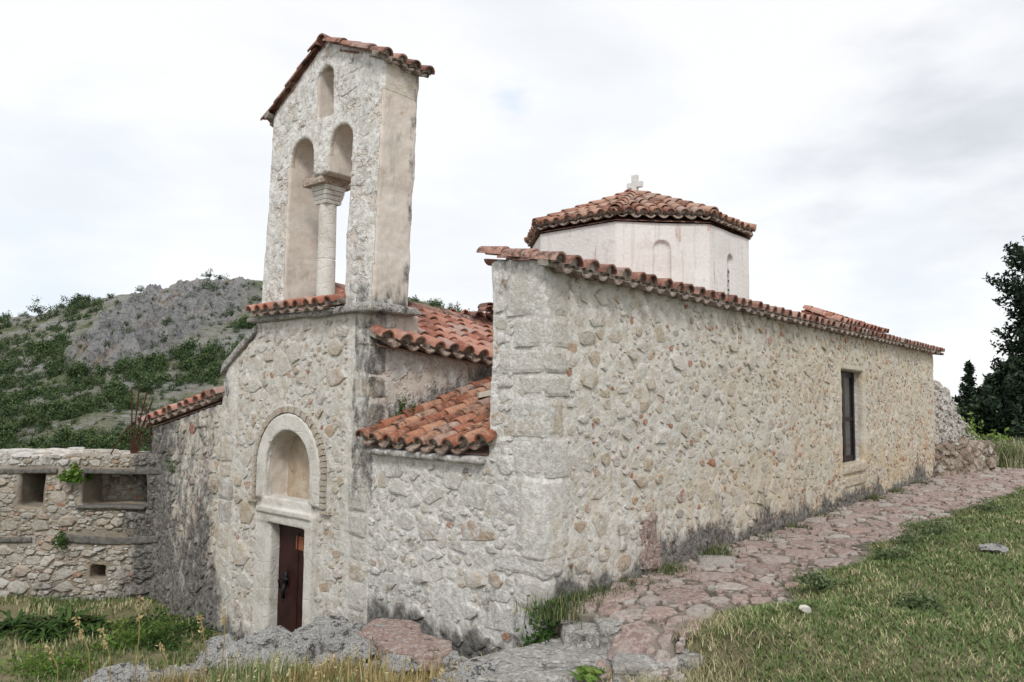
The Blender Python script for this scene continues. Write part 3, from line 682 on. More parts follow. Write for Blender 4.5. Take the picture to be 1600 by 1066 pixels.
# archivolt
def ring(yc, zc, r0_, r1_, z0, x0, x1, n=28):
    b = MB(); inn = []; out = []
    pi_ = [(yc-r0_, z0)]+[(yc-r0_*math.cos(math.pi*i/n), zc+r0_*math.sin(math.pi*i/n)) for i in range(n+1)]+[(yc+r0_, z0)]
    po = [(yc-r1_, z0)]+[(yc-r1_*math.cos(math.pi*i/n), zc+r1_*math.sin(math.pi*i/n)) for i in range(n+1)]+[(yc+r1_, z0)]
    k = len(pi_); V = [(x0, *p) for p in pi_]+[(x0, *p) for p in po]+[(x1, *p) for p in pi_]+[(x1, *p) for p in po]
    Fc = [(0, k, 3*k, 2*k), (k-1, 3*k-1, 4*k-1, 2*k-1)]
    for i in range(k-1): Fc += [(i, i+1, k+i+1, k+i), (2*k+i, 3*k+i, 3*k+i+1, 2*k+i+1), (i, 2*k+i, 2*k+i+1, i+1), (k+i, k+i+1, 3*k+i+1, 3*k+i)]
    b.add(V, Fc); return b
a1 = ring(4.90, 3.55, .585, .84, 3.06, -.055, .1)
me = voxel([a1.mesh('a')], .02, 'archivolt'); wobble(me, .008, 4.); link('archivolt', me, MLIME, church)
b = MB()
for i in range(34):   # dentil course of small bricks round the arch
    q = math.pi*(i+.5)/34; r = .905; c_, s_ = math.cos(q), math.sin(q); t = .036; h = .045
    P4 = [(4.90-(r+dr)*c_-dt*s_*-1, 3.55+(r+dr)*s_+dt*c_) for dr, dt in ((-h, -t), (h, -t), (h, t), (-h, t))]
    b.prism([(-.045-.012*(i % 2), yy, z_) for yy, z_ in P4], (.1, 0, 0), random.random())
for sgn in (-1, 1):
    for i in range(6):
        z_ = 3.50-.082*i; yy = 4.90+sgn*.905; b.box((-.045-.012*(i % 2), yy-.045, z_-.034), (.05, yy+.045, z_+.034), random.random())
    b.box((-.05, min(4.90+sgn*.86, 4.9+sgn*1.08), 2.98), (.05, max(4.90+sgn*.86, 4.9+sgn*1.08), 3.02))
link('dentil_course', b.mesh('d'), mat_stone('dentil_brick', [(.50, .46, .38), (.44, .38, .30), (.36, .25, .18)], 6., .01, .1), church)
me = boxm((.36, 4.25, 3.0), (.40, 5.55, 4.2)).mesh('n'); link('niche_panel', me, MNICHE, church)

# door leaf
b = MB(); b.box((.14, DY0-.05, .7), (.19, DY1+.05, DZ1+.03))
b.box((.125, DY0+.02, 2.60), (.145, DY1, 2.66)); b.box((.125, DY0+.02, .8), (.145, DY1, .9)); b.box((.13, DY0+.42, .9), (.141, DY0+.45, 2.6))
door = link('door', b.mesh('door'), MDOOR, church)
b = MB(); hy = 5.08; b.tube([(.14, hy, 1.90), (.07, hy, 1.90), (.06, hy-.14, 1.88)], .024, 8); b.box((.1, hy-.03, 1.78), (.14, hy+.04, 1.98)); b.tube([(.11, hy, 1.80), (.08, hy+.01, 1.68), (.10, hy+.03, 1.58)], .03)
b.tube([(.12, hy+.02, 1.92), (.06, hy+.10, 1.84), (.1, hy+.12, 1.72)], .015)
b.build('handle', MBLACK, door, True)
b = MB(); b.box((.134, 4.66, 2.34), (.139, 4.86, 2.54)); b.build('notice', MNOTE, door)

# ------------------------------------------------------------------ tile roofs
def tile_geo(mb, O, ax, side, nrm, L, rA, rB, invert, tint, n=7, th=.022, arc=math.pi, mort=0.):
    """barrel tile; O centre of front end; ax points up the slope"""
    V = []; Fc = []
    for (t, r) in ((0, rA), (1, rB)):
        for rr in (r, r-th):
            for k in range(n+1):
                q = (math.pi-arc)/2+arc*k/n; c_, s_ = math.cos(q)*rr, math.sin(q)*rr*(1 if not invert else -1)
                V.append(O+ax*(L*t)+side*c_+nrm*s_)
    m_ = n+1
    for k in range(n):
        Fc += [(k, k+1, 2*m_+k+1, 2*m_+k), (m_+k, 3*m_+k, 3*m_+k+1, m_+k+1), (k, m_+k, m_+k+1, k+1), (2*m_+k, 2*m_+k+1, 3*m_+k+1, 3*m_+k)]
    Fc += [(0, 2*m_, 3*m_, m_), (n, m_+n, 3*m_+n, 2*m_+n)]
    mb.add(V, Fc, tint, mort)
def tiles(name, mat, parent, O, eu, ev, W, vr, pitch=.3, expo=.36, r=None, seed=0, plug=True, backing=True, lift=None, jit=1.):
    rd = random.Random(seed); O = Vector(O); eu = Vector(eu).normalized(); ev = Vector(ev).normalized(); nn = eu.cross(ev).normalized()
    if nn.z < 0: nn = -nn
    r = r or pitch*.36; mb = MB(); n = max(1, int(round(W/pitch))); L = expo*1.28
    for i in range(n+1):
        for kind in (0, 1):
            if kind == 1 and i == n: continue
            u = (i+.5*kind)*pitch; v0, v1 = vr(u)
            v = v0; j = 0
            while v < v1-.12:
                jx = rd.uniform(-.018, .018)*jit; tl = rd.uniform(-.02, .02)*jit; up_ = .055*(1 if kind == 0 else -.1)+(.02 if kind == 0 else 0)
                lf = lift(u, v) if lift else 0
                rr = r*rd.uniform(.93, 1.07); ax = (ev+eu*tl*1.3+nn*(-.045+rd.uniform(-.02, .02)*jit)).normalized()
                tint = rd.random()
                p = O+eu*(u+jx)+ev*(v+rd.uniform(-.03, .03)*jit)+nn*(up_+.045+lf)+Vector((0, 0, 0))
                Lx = min(L, v1-v+.05)
                if kind == 0:
                    tile_geo(mb, p, ax, eu, nn, Lx, rr*1.04, rr*.86, False, tint)
                    if j == 0 and plug:
                        V = [p+ev*.05]; m_ = 8
                        for k in range(m_+1):
                            q = math.pi*k/m_; V.append(p+ev*(.04+.03*rd.random())+eu*math.cos(q)*rr*.93+nn*math.sin(q)*rr*.9-nn*(.03 if k in (0, m_) else 0))
                        mb.add(V, [(0, k+1, k+2) for k in range(m_)], tint, 1.)
                        V = [p+ev*.10+eu*a-nn*b_ for a, b_ in ((-rr, 0), (rr, 0), (rr*.9, .07), (-rr*.9, .07))]
                        mb.add(V+[q_+ev*.15 for q_ in V], [(0, 1, 2, 3), (0, 3, 7, 4), (1, 5, 6, 2), (3, 2, 6, 7)], tint, 1.)
                else:
                    tile_geo(mb, p+nn*(rr*.42+.045)-ev*.01, ax, eu, nn, Lx, rr*1.12, rr*1.2, True, tint*.5, arc=math.radians(118), mort=.75 if j == 0 else 0.)
                v += expo*rd.uniform(.94, 1.05); j += 1
    if backing:
        P = []
        us = [0, W/2, W]
        a0, a1_ = vr(.01)[0]+.1, vr(.01)[1]; b0, b1_ = vr(W-.01)[0]+.1, vr(W-.01)[1]; c0, c1 = vr(W/2)[0]+.1, vr(W/2)[1]
        P = [O+ev*a0-nn*.03, O+eu*W/2+ev*c0-nn*.03, O+eu*W+ev*b0-nn*.03, O+eu*W+ev*b1_-nn*.03, O+eu*W/2+ev*c1-nn*.03, O+ev*a1_-nn*.03]
        V = P+[p-nn*.02 for p in P]
        mb.add(V, [(0, 1, 2, 3, 4, 5), (11, 10, 9, 8, 7, 6)]+[(i, (i+1) % 6, 6+(i+1) % 6, 6+i) for i in range(6)], .1, .5)
    me = mb.mesh(name); me.polygons.foreach_set('use_smooth', [True]*len(me.polygons))
    m2 = link(name, me, mat, parent)
    me.set_sharp_from_angle(angle=math.radians(40)) if hasattr(me, 'set_sharp_from_angle') else None
    return m2

# long side roof (eave over the long wall)
tiles('side_roof', MTILE_OLD, church, (-.02, -.20, 6.06), (1, 0, 0), (0, 1, .20), 19.6, lambda u: (0, 1.14 if u < 3 else 1.6), .345, .40, seed=3, r=.112, backing=False)
b = MB(); b.prism([(3.3, 1.3, 6.3), (19.4, 1.3, 6.3), (19.4, 3.0, 6.6), (3.3, 3.0, 6.6)], (0, 0, -.1)); b.build('roof_slab', MTILE, church)
tiles('raised_roof', MTILE, church, (12.9, .75, 6.50), (1, 0, 0), (0, 1, .40), 4.0, lambda u: (0, 1.4*min(1, u/1.2+.1)*min(1, (4.2-u)/2.6+.05)), .34, .4, seed=5)
b = MB(); P0 = Vector((13.1, 2.05, 7.26)); tl = MB()
for i in range(3):
    q = Vector((14.1+i*.42, 1.98, 6.99-.012*i)); tile_geo(tl, q, Vector((1, 0, .05)).normalized(), Vector((0, 1, 0)), Vector((0, 0, 1)), .5, .15, .13, False, random.random())
for i in range(4):
    q = Vector((16.7-.37*i*1.0, .8+.32*i, 6.60+.13*i)); tile_geo(tl, q, Vector((-1, .85, .40)).normalized(), Vector((.6, .7, 0)).normalized(), Vector((0, 0, 1)), .5, .15, .13, False, random.random())
tl.build('ridge_cap', MTILE, church, True)
# nave roof
ED = -.085
tiles('nave_roof', MTILE, church, (.08, 2.84, 5.36), (1, 0, ED), (0, 1, .44), 6.0, lambda u: ((0 if u < .5 else 0), (.25 if u < .55 else 2.35)), .325, .40, seed=8)
tiles('nave_roof', MTILE, church, (6.05, 7.1, 4.9), (-1, 0, .0), (0, -1, .66), 5.3, lambda u: (0, 2.35), .325, .40, seed=9, plug=False)
tl = MB()
for i in range(12):
    q = Vector((.7+i*.42, 4.98, 6.42+ED*(i*.42+.6))); tile_geo(tl, q, Vector((1, 0, ED+.04)).normalized(), Vector((0, 1, 0)), Vector((0, 0, 1)), .5, .15, .13, False, random.random())
for i, (dx, dy, dz) in enumerate([(0, 0, 0), (.2, -.1, .12), (.35, .1, -.02), (.5, -.05, .14), (.62, .12, .05), (.3, 0, .2)]):
    q = Vector((4.05+dx, 4.75+dy, 6.20+dz)); tile_geo(tl, q, Vector((.4, .9, .1)).normalized(), Vector((.9, -.4, 0)).normalized(), Vector((0, 0, 1)), .42, .13, .11, False, random.random()*.5)
tl.build('ridge_cap', MTILE_OLD, church, True)
# lean-to roof over the low west wall
tiles('lean_to_roof', MTILE_LEAN, church, (-.13, 2.98, 4.01), (0, -1, .0), (1, 0, .31), 2.16, lambda u: (0, 2.95), .275, .37, seed=12,
      lift=lambda u, v: .05*math.sin(u*1.3)*0-.05*math.sin(math.pi*u/2.2)+.04*(u > 1.9))
# north low roof
tiles('north_roof', MTILE, church, (-.10, 9.72, 4.0), (0, -1, .20), (1, 0, .25), 2.75, lambda u: (0, 1.3), .31, .38, seed=15)

# ------------------------------------------------------------------ belfry
bel = empty('belfry', (.3, 4.4, 5.9), None, None); bel.parent = church; bel.matrix_parent_inverse = Matrix.Translation(-church.location)
def bl(name, me, mat): 
    o = bpy.data.objects.new(name, me); COL.objects.link(o); me.materials.append(mat); o.parent = bel
    o.matrix_parent_inverse = Matrix.Translation(-bel.location); return o
body = yz([(3.05, 5.88), (5.92, 5.88), (5.72, 9.26), (4.27, 10.12), (2.90, 9.42)], .03, .68)
body = carve(body, [yz([(3.72, 5.95), (5.24, 5.95), (5.19, 8.03), (3.62, 8.03)], -.5, 1.2), yz(arch(4.87, .315, 7.9, 8.37), -.5, 1.2),
                    yz(arch(3.885, .285, 7.9, 8.40), -.5, 1.2), yz(arch(4.285, .19, 8.90, 9.50), -.5, 1.2)])
me = voxel([body], .028, 'belfry_wall'); wobble(me, .02, 1.6, 5); wobble(me, .014, 7., 15)
def bel_attrs(V, N):
    x, y, z = V.T
    pl = np.where(np.abs(N[:, 1]) > .6, .85, 0.) ; pl = np.where((y < 3.2) & (z > 9.0), .2, pl)
    pl = np.where((x > .1) & (x < .6) & (z > 5.9) & (z < 9.7) & (y > 3.5) & (y < 5.4), .8, pl)
    arcd = np.minimum(np.abs(np.hypot(y-4.87, z-8.37)-.38), np.abs(np.hypot(y-3.885, z-8.40)-.36)); brick = (arcd < .09) & (z > 8.3) & (x < .1)
    pl = np.where((N[:, 0] < -.3) & (pl < .1), .47, pl)
    return dict(plaster=np.where(brick, .2, pl), lime=np.where(N[:, 0] < -.3, .95, .3), warm=np.full(len(V), .15),
        stain=np.maximum(.62*sst(6.45, 5.95, z)*(y < 3.6), np.maximum(.25*sst(9., 9.6, z), .42*(y < 3.15)*sst(.45, .62, x))))
def ok_bel(u_, v_):
    Y_, Z_ = u_+2.8, v_+5.9
    if Y_ < 3.06-.0429*(Z_-5.88)+.05 or Y_ > 5.86-.06*(Z_-5.88) or Z_ < 5.98: return False
    if Z_ > 9.30+.5*(Y_-2.9) or Z_ > 10.0-.6*(Y_-4.27): return False
    if 3.63 < Y_ < 5.27 and Z_ < 8.1: return False
    return math.hypot(Y_-4.87, Z_-8.37) > .40 and math.hypot(Y_-3.885, Z_-8.40) > .37 and not (4.02 < Y_ < 4.55 and 8.8 < Z_ < 9.75)
me = merge_wall(me, [(*stones_on((.03, 2.8, 5.9), (0, 1, 0), (0, 0, 1), (-1, 0, 0), 3.2, 4.3, ok_bel, [(500, .14, .26, .45, .8), (1500, .08, .14, .5, .9), (4000, .04, .08, .5, 1.)], 3, lambda P: wob(P, .02, 1.6, 5), .0, .012, 1.05, .03, ang=.08), (-1, 0, 0))], bel_attrs)
bl('belfry_wall', me, MBEL)
cxy = onp(512, 400, 0, .34); CYc = 4.05
b = MB(); n = 20
def lathe(mb, c, prof, n=20, sq=None):
    V = []; Fc = []
    for (r, z_) in prof:
        for k in range(n):
            q = 2*math.pi*k/n; V.append((c[0]+r*math.cos(q), c[1]+r*math.sin(q), z_))
    for i in range(len(prof)-1):
        for k in range(n): Fc.append((i*n+k, i*n+(k+1) % n, (i+1)*n+(k+1) % n, (i+1)*n+k))
    Fc += [tuple(range(n))[::-1], tuple(range((len(prof)-1)*n, len(prof)*n))]; mb.add(V, Fc)
CC = (.32, float(cxy[1]))
lathe(b, CC, [(.15, 5.93), (.142, 6.05), (.138, 6.75), (.130, 6.765), (.138, 6.78), (.132, 7.64)])
bl('column', b.mesh('column', False), MLIME)
b = MB()
for (h0, h1, w0, w1) in ((7.63, 7.68, .14, .15), (7.69, 7.75, .148, .168), (7.76, 7.82, .168, .18), (7.83, 7.90, .18, .192)):
    V = [(CC[0]+sx*w, CC[1]+sy*w, z_) for z_, w in ((h0, w0), (h1, w1)) for sx, sy in ((-1, -1), (1, -1), (1, 1), (-1, 1))]
    b.add(V, [(3, 2, 1, 0), (4, 5, 6, 7)]+[(i, (i+1) % 4, 4+(i+1) % 4, 4+i) for i in range(4)])
me = b.mesh('capital'); bl('capital', me, MLIME)
b = MB(); b.box((.04, CC[1]-.20, 7.90), (.64, CC[1]+.30, 7.97)); b.box((.06, CC[1]-.20, 7.97), (.62, CC[1]+.32, 8.06))
me = voxel([b.mesh('a')], .02, 'impost_block'); wobble(me, .03, 6.); bl('impost_block', me, mat_stone('brick_impost', [(.40, .24, .17), (.50, .38, .29), (.55, .48, .40)], 4., .03, .2))
b = MB(); b.box((-.14, 2.90, 5.83), (.80, 3.85, 5.92)); b.box((-.10, 2.93, 5.91), (.76, 3.7, 5.96)); b.box((-.12, 3.8, 5.83), (.2, 6.08, 5.91))
me = voxel([b.mesh('a')], .025, 'cornice'); wobble(me, .03, 3.); bl('cornice', me, MCAP)
def belt(name, O, eu, ev, W, vr, pitch, expo, seed, mat=MTILE_OLD, plug=True):
    o = tiles(name, mat, None, O, eu, ev, W, vr, pitch, expo, seed=seed, plug=plug, backing=False); o.parent = bel; o.matrix_parent_inverse = Matrix.Translation(-bel.location); return o
belt('belfry_roof', (-.02, 2.80, 9.29), (1, 0, 0), (0, 1, .44), .75, lambda u: (0, 1.60), .25, .38, 21)
belt('belfry_roof', (.74, 5.80, 9.08), (-1, 0, 0), (0, -1, .60), .75, lambda u: (0, 1.76), .25, .38, 22)
belt('sill_tiles', (-.20, 5.80, 5.88), (0, -1, 0), (1, 0, .35), 1.95, lambda u: (0, .28), .26, .3, 23, MTILE)
tl = MB()
for i in range(3):
    tile_geo(tl, Vector((-.10+i*.33, 4.27, 10.02)), Vector((1, 0, .04)).normalized(), Vector((0, 1, 0)), Vector((0, 0, 1)), .4, .13, .11, False, .2)
bl('ridge_cap', tl.mesh('r'), MTILE_OLD)

# ------------------------------------------------------------------ drum
DC = (8.2, 3.8); DA = 2.3; DZ = 8.17
drum = empty('drum', (DC[0], DC[1], 6.6), None, None); drum.parent = church; drum.matrix_parent_inverse = Matrix.Translation(-church.location)
def dl(name, me, mat):
    o = bpy.data.objects.new(name, me); COL.objects.link(o); me.materials.append(mat); o.parent = drum
    o.matrix_parent_inverse = Matrix.Translation(-drum.location); return o
def octa(a, off=0): return [(DC[0]+a/math.cos(math.pi/8)*math.cos(math.pi/8+k*math.pi/4), DC[1]+a/math.cos(math.pi/8)*math.sin(math.pi/8+k*math.pi/4)) for k in range(8)]
b = MB(); b.prism([(p[0], p[1], 5.6) for p in octa(DA)], (0, 0, DZ-5.6))
cuts = []
def facecut(ang, r, z0, zs, d0, d1, off=0.):
    nrm = Vector((math.cos(ang), math.sin(ang), 0)); t = Vector((-nrm.y, nrm.x, 0)); c0 = Vector((DC[0], DC[1], 0))+nrm*(DA+.3)+t*off
    n_ = 12; P = [(-r, z0), (r, z0)]+[(r*math.cos(math.pi*i/n_), zs+r*math.sin(math.pi*i/n_)) for i in range(n_+1)]
    q = MB(); q.prism([c0+t*a+Vector((0, 0, h)) for a, h in P], -nrm*(.3+d1)); return q
A45 = math.pi*1.25
cuts = [facecut(A45, .17, 6.4, 7.63, 0, .07, -.02), facecut(math.pi*1.5, .15, 6.4, 7.53, 0, .10, .0), facecut(math.pi, .17, 6.3, 7.18, 0, .4, -.05)]
me = carve(b, cuts); me = voxel([me], .035, 'drum_wall'); wobble(me, .03, .9, 8); dl('drum_wall', me, MDRUM)
# narrow lattice in the south face
b = MB(); sx = DC[0]; fy = DC[1]-DA+.075
b.box((sx-.11, fy, 6.5), (sx+.11, fy+.02, 7.42))
pan = dl('window', b.mesh('w'), mat_plain('pale_lattice_plaster', (.50, .49, .49), .8, .2))
b = MB(); rd = random.Random(4)
for i in range(9):
    z0_ = 6.55+i*.094; b.box((sx-.09+rd.uniform(0, .05), fy-.006, z0_), (sx+.09-rd.uniform(0, .07), fy+.004, z0_+rd.uniform(.04, .075)))
o = dl('pane', b.mesh('w'), MGLASS)
b = MB(); b.box((DC[0]-DA+.2, DC[1]-.17, 6.3), (DC[0]-DA+.22, DC[1]+.27, 7.4)); dl('pane', b.mesh('w'), MGLASS)
# drum roof : eight sectors
AE = DA+.05; AP = 9.22; EZ = 8.22
allme = MB()
rise = AP-EZ
for k in range(8):
    ang = k*math.pi/4; nrm = Vector((math.cos(ang), math.sin(ang), 0)); t = Vector((-nrm.y, nrm.x, 0))
    half = AE*math.tan(math.pi/8); W = 2*half; O = Vector((DC[0], DC[1], EZ))+nrm*AE-t*half
    ev = (-nrm*AE+Vector((0, 0, rise))).normalized(); SL = math.hypot(AE, rise)
    o = tiles('drum_roof_sector', MTILE_DRUM, None, O, t, ev, W, lambda u: (0, max(.18, SL*min(u, W-u)/half)), W/7, .40, r=.105, seed=40+k, backing=False)
    me = o.data; bm_co = get_co(me); vs = [tuple(v.co) for v in me.vertices]; fs = [tuple(p.vertices) for p in me.polygons]
    tn = [d.value for d in me.attributes['tint'].data]; mt = [d.value for d in me.attributes['mort'].data]
    bidx = len(allme.v); allme.v += vs; allme.f += [tuple(bidx+i for i in f) for f in fs]; allme.a += tn; allme.m += mt
    bpy.data.objects.remove(o)
    # hip tiles
    C0 = Vector((DC[0], DC[1], AP)); E0 = O+Vector((0, 0, .02)); d_ = (C0-E0).normalized(); LL = (C0-E0).length; sd = d_.cross(Vector((0, 0, 1))).normalized(); up_ = sd.cross(d_)
    j = -.02
    while j < LL-.3:
        tile_geo(allme, E0+d_*j+up_*.13, (d_-up_*.05).normalized(), sd, up_ if up_.z > 0 else -up_, .48, .135, .11, False, random.random()); j += .38
    base = [O-Vector((0, 0, .05)), O+t*W-Vector((0, 0, .05)), C0-Vector((0, 0, .08))]
    allme.add(base, [(0, 1, 2)], .0, .0)
tile_geo(allme, Vector((DC[0]-.3, DC[1], AP+.02)), Vector((1, 0, 0)), Vector((0, 1, 0)), Vector((0, 0, 1)), .6, .17, .17, False, .4)
dl('drum_roof', allme.mesh('drum_roof', True), MTILE_DRUM)
b = MB()
b.prism([(DC[0]-octx, 0, 0) for octx in (0, 0, 0)], (0, 0, .01)) if False else None
b = MB(); th = .05; cz = AP+.08; cs = .03
pl_ = [(-.075, -.12), (.075, -.12), (.085, .27), (.24, .26), (.25, .43), (.085, .43), (.09, .66), (-.09, .66), (-.085, .43), (-.25, .43), (-.24, .26), (-.085, .27)]
pl_ = [(a, c_) for a, c_ in pl_]
b.prism([(DC[0]-th, DC[1]+a*.78, cz+c_*.74) for a, c_ in pl_], (2*th, 0, 0)); dl('cross', b.mesh('cross'), MCROSS)

# window of the long wall
wf = MB(); x0, x1, z0, z1 = 10.42, 11.98, 3.30, 5.30; fy = .20
for a, b_ in ((x0, x0+.12), (x1-.12, x1), ((x0+x1)/2-.08, (x0+x1)/2+.08)): wf.box((a, fy, z0), (b_, fy+.09, z1))
for a, b_ in ((z0, z0+.11), (z1-.11, z1), (4.2, 4.28)): wf.box((x0+.1, fy+.012, a), (x1-.1, fy+.08, b_))
win = wf.build('window', MDARKWOOD, church)
b = MB(); b.box((x0+.05, fy+.04, z0), (x1-.05, fy+.05, z1)); b.build('pane', MGLASS, win)
b = MB(); b.box((x0-.04, -.05, 3.08), (x1+.06, .3, 3.28)); b.box((x0, -.03, 2.80), (x1+.1, .2, 3.0))
me = voxel([b.mesh('a')], .03, 'sill'); wobble(me, .03, 3.); link('sill', me, mat_stone('ochre_sill', [(.50, .42, .30), (.46, .38, .27), (.55, .48, .38)], 2., .02, .1), win)

# white marble piece and mortar on lean-to roof
b = MB(); p0 = onp(725, 630, 1, 2.6); p1 = onp(778, 612, 1, 2.6)
p0 = Vector((1.45, 2.35, 4.66)); p1 = Vector((2.35, 1.75, 4.90)); d_ = (p1-p0).normalized(); s_ = Vector((-d_.y, d_.x, 0)).normalized()
b.prism([p0-s_*.07, p0+s_*.06, p1+s_*.08, p1-s_*.06], (0, 0, .07)); o = b.build('marble_piece', MWHITEWOOD)
tag(o, 'broken white marble strip lying on the tiles of the small lean-to roof', 'stone piece')

# ------------------------------------------------------------------ courtyard wall
ul = -r0; nf = f0  # along the wall to the left; depth away from camera
cw = empty('courtyard_wall', (0, 9.15, .7), 'rough dry stone courtyard wall with timber beams, niches and a dark-stained corner', 'wall')
def uw(u, w, z_): p = np.array([-.02, 9.15, 0])+ul*u+nf*w; return (p[0], p[1], z_)
def ubox(u0, u1, w0, w1, z0, z1):
    b = MB(); P = [uw(u0, w0, z0), uw(u1, w0, z0), uw(u1, w1, z0), uw(u0, w1, z0)]; b.prism(P, (0, 0, z1-z0)); return b
bm_ = carve(ubox(-.6, 7.5, 0, .95, .0, 3.52), [ubox(2.14, 2.60, -.2, .85, 2.52, 3.16), ubox(.22, 1.42, -.2, .75, 2.55, 3.16), ubox(.92, 1.20, -.2, .6, 1.21, 1.47)])
me = voxel([bm_], .032, 'masonry'); V = get_co(me); N = get_no(me)
top = (V[:, 2] > 3.3)*(fbm(V[:, 0]*2, V[:, 1]*2, 0, 77, 3)-.5)*.09; V[:, 2] += top; set_co(me, V); wobble(me, .05, 1.5, 6)
V = get_co(me); 
def cw_attrs(V, N):
    u = (V[:, 0]+.02)*ul[0]+(V[:, 1]-9.15)*ul[1]; nzz = fbm(V[:, 0]*1.5, V[:, 1]*1.5, V[:, 2], 90, 3)
    return dict(stain=np.maximum(.80*sst(.8, .1, u+(nzz-.5)*.9), .55*sst(1.35, .7, V[:, 2]+(nzz-.5)*.8))+.18, lime=np.where(V[:, 2] > 3.3, .5*sst(.8, 2.0, u), .2*sst(0, 2, u)), warm=np.full(len(V), .2), plaster=np.zeros(len(V)))
def ok_cw(u_, v_):
    Z_ = v_+.5
    if Z_ > 3.5 or u_ < .03: return False
    if 2.10 < u_ < 2.64 and 2.48 < Z_ < 3.2: return False
    if .18 < u_ < 1.46 and 2.50 < Z_ < 3.2: return False
    if (1.84 < Z_ < 2.10 and u_ < 1.8) or (1.85 < Z_ < 1.99 and u_ > 2.25) or (3.12 < Z_ < 3.29 and (u_ < 1.45 or u_ > 1.85)): return False
    if .88 < u_ < 1.24 and 1.17 < Z_ < 1.51: return False
    return True
CO = [(700, .13, .24, .35, .7), (4000, .08, .13, .35, .7), (16000, .045, .08, .35, .8), (24000, .022, .045, .4, .9)]
me = merge_wall(me, [(*stones_on(uw(0, 0, .5), ul, (0, 0, 1), -nf, 7., 3.1, ok_cw, CO, 4, lambda P: wob(P, .05, 1.5, 6), .012, .06, 1.0, .03, ang=.12), tuple(-nf)),
    (*stones_on(uw(0, 0, 3.50), ul, nf, (0, 0, 1), 7., .9, lambda a, b: b > -.02, [(300, .12, .26, .5, .9), (2000, .06, .12, .5, .9)], 5, lambda P: wob(P, .03, 1.5, 6), .01, .06, 1.0, .02), (0, 0, 1)),
    (*stones_on(uw(.2, .74, 2.56), ul, (0, 0, 1), -nf, 1.24, .6, lambda a, b: True, [(300, .06, .12, .4, .7), (1500, .03, .06, .4, .8)], 6, lambda P: 0*P[:, 0], .01, .04, 1.0, .06), tuple(-nf))], cw_attrs)
link('masonry', me, MDRY, cw)
def timber(name, u0, u1, z0, z1, w=-.05, sag=0):
    w -= .0
    b = MB(); n = 10
    for i in range(n):
        a = u0+(u1-u0)*i/n; c_ = u0+(u1-u0)*(i+1)/n; s0 = sag*math.sin(math.pi*i/n); s1 = sag*math.sin(math.pi*(i+1)/n)
        b.prism([uw(a, w, z0-s0), uw(c_, w, z0-s1), uw(c_, w, z1-s1), uw(a, w, z1-s0)], tuple(nf*.3))
    me = voxel([b.mesh('a')], .02, name); wobble(me, .012, 5.); return link(name, me, MBEAM, cw)
timber('beam', -.1, 1.40, 3.16, 3.26, -.03, .02); timber('beam', 1.9, 5.5, 3.15, 3.24, -.03, .02); timber('beam', .2, 1.48, 2.50, 2.56, -.09, -.02)
timber('beam', -.1, 1.75, 1.90, 2.04, -.035, .05); timber('beam', 2.3, 6.0, 1.87, 1.97, -.03, .02)

# iron rods on the wall corner
rods = empty('iron_rods', uw(.3, .2, 3.5), 'bundle of thin rusty iron bars fanning up from the courtyard wall top', 'iron bars')
for i, (a, b_) in enumerate([((205, 702), (206, 606)), ((206, 702), (218, 604)), ((207, 702), (230, 612)), ((208, 702), (238, 627)), ((210, 700), (241, 650)), ((210, 700), (248, 672)), ((172, 700), (210, 660))]):
    P0 = atdep(*a, 14.45); P1 = atdep(*b_, 14.6); mid = (P0+P1)/2+np.array([.01, .01, .02])
    b = MB(); b.tube([P0-np.array([0, 0, .15]), mid, P1], .013, 6); b.build('rod', MRUST, rods)
P = [atdep(x_, y_, 14.5) for x_, y_ in ((236, 715), (235, 665), (229, 640), (218, 625))]
b = MB(); b.tube(P, .011, 6); b.build('rod', MRUST, rods)

# ------------------------------------------------------------------ right-hand ruined walls
b = MB(); P = [onp(x_, y_, 1, .1) for x_, y_ in ((1452, 596), (1466, 597), (1472, 606), (1479, 609), (1482, 626), (1490, 631), (1493, 646), (1505, 662), (1519, 673), (1533, 690))]
pp = [(19.2, .1, 1.8)]+[(max(19.2, p[0]), .1, p[2]) for p in P]+[(float(P[-1][0])+.2, .1, 1.8)]
b.prism(pp, (0, .75, 0)); me = voxel([b.mesh('a')], .05, 'ruined_wall'); wobble(me, .06, 1.6, 7)
RU = np.array([(p[0], p[2]) for p in P]); ra = lambda st, li: (lambda V, N: dict(stain=np.full(len(V), st), lime=np.full(len(V), li), warm=np.full(len(V), .15), plaster=np.zeros(len(V))))
CR = [(500, .16, .26, .5, .8), (3000, .09, .16, .5, .9), (8000, .05, .09, .5, 1.)]
me = merge_wall(me, [(*stones_on((19.25, .1, 1.9), (1, 0, 0), (0, 0, 1), (0, -1, 0), 6., 3.8, lambda a, b: b+1.9 < np.interp(a+19.25, RU[:, 0], RU[:, 1], right=0)-.02, CR, 7, lambda P_: wob(P_, .06, 1.6, 7), .02, .08, 1.0, .05), (0, -1, 0))], ra(.05, .75))
tag(link('ruined_wall', me, MRUIN), 'broken sloping end of a rubble wall rising behind the low stone wall at the church corner', 'wall')
b = MB(); b.prism([(19.15, -.06, 1.9), (22.2, -1.05, 1.9), (22.6, -.3, 1.9), (19.4, .7, 1.9)], (0, 0, 1.42)); me = voxel([b.mesh('a')], .045, 'low_wall')
V = get_co(me); V[:, 2] += (V[:, 2] > 3.1)*(fbm(V[:, 0]*2.5, V[:, 1]*2.5, 0, 71, 2)-.5)*.06; set_co(me, V); wobble(me, .03, 1.8, 7)
lu = np.array([3.05, -.99, 0]); LL_ = np.linalg.norm(lu); lu = lu/LL_; ln_ = np.array([lu[1], -lu[0], 0])
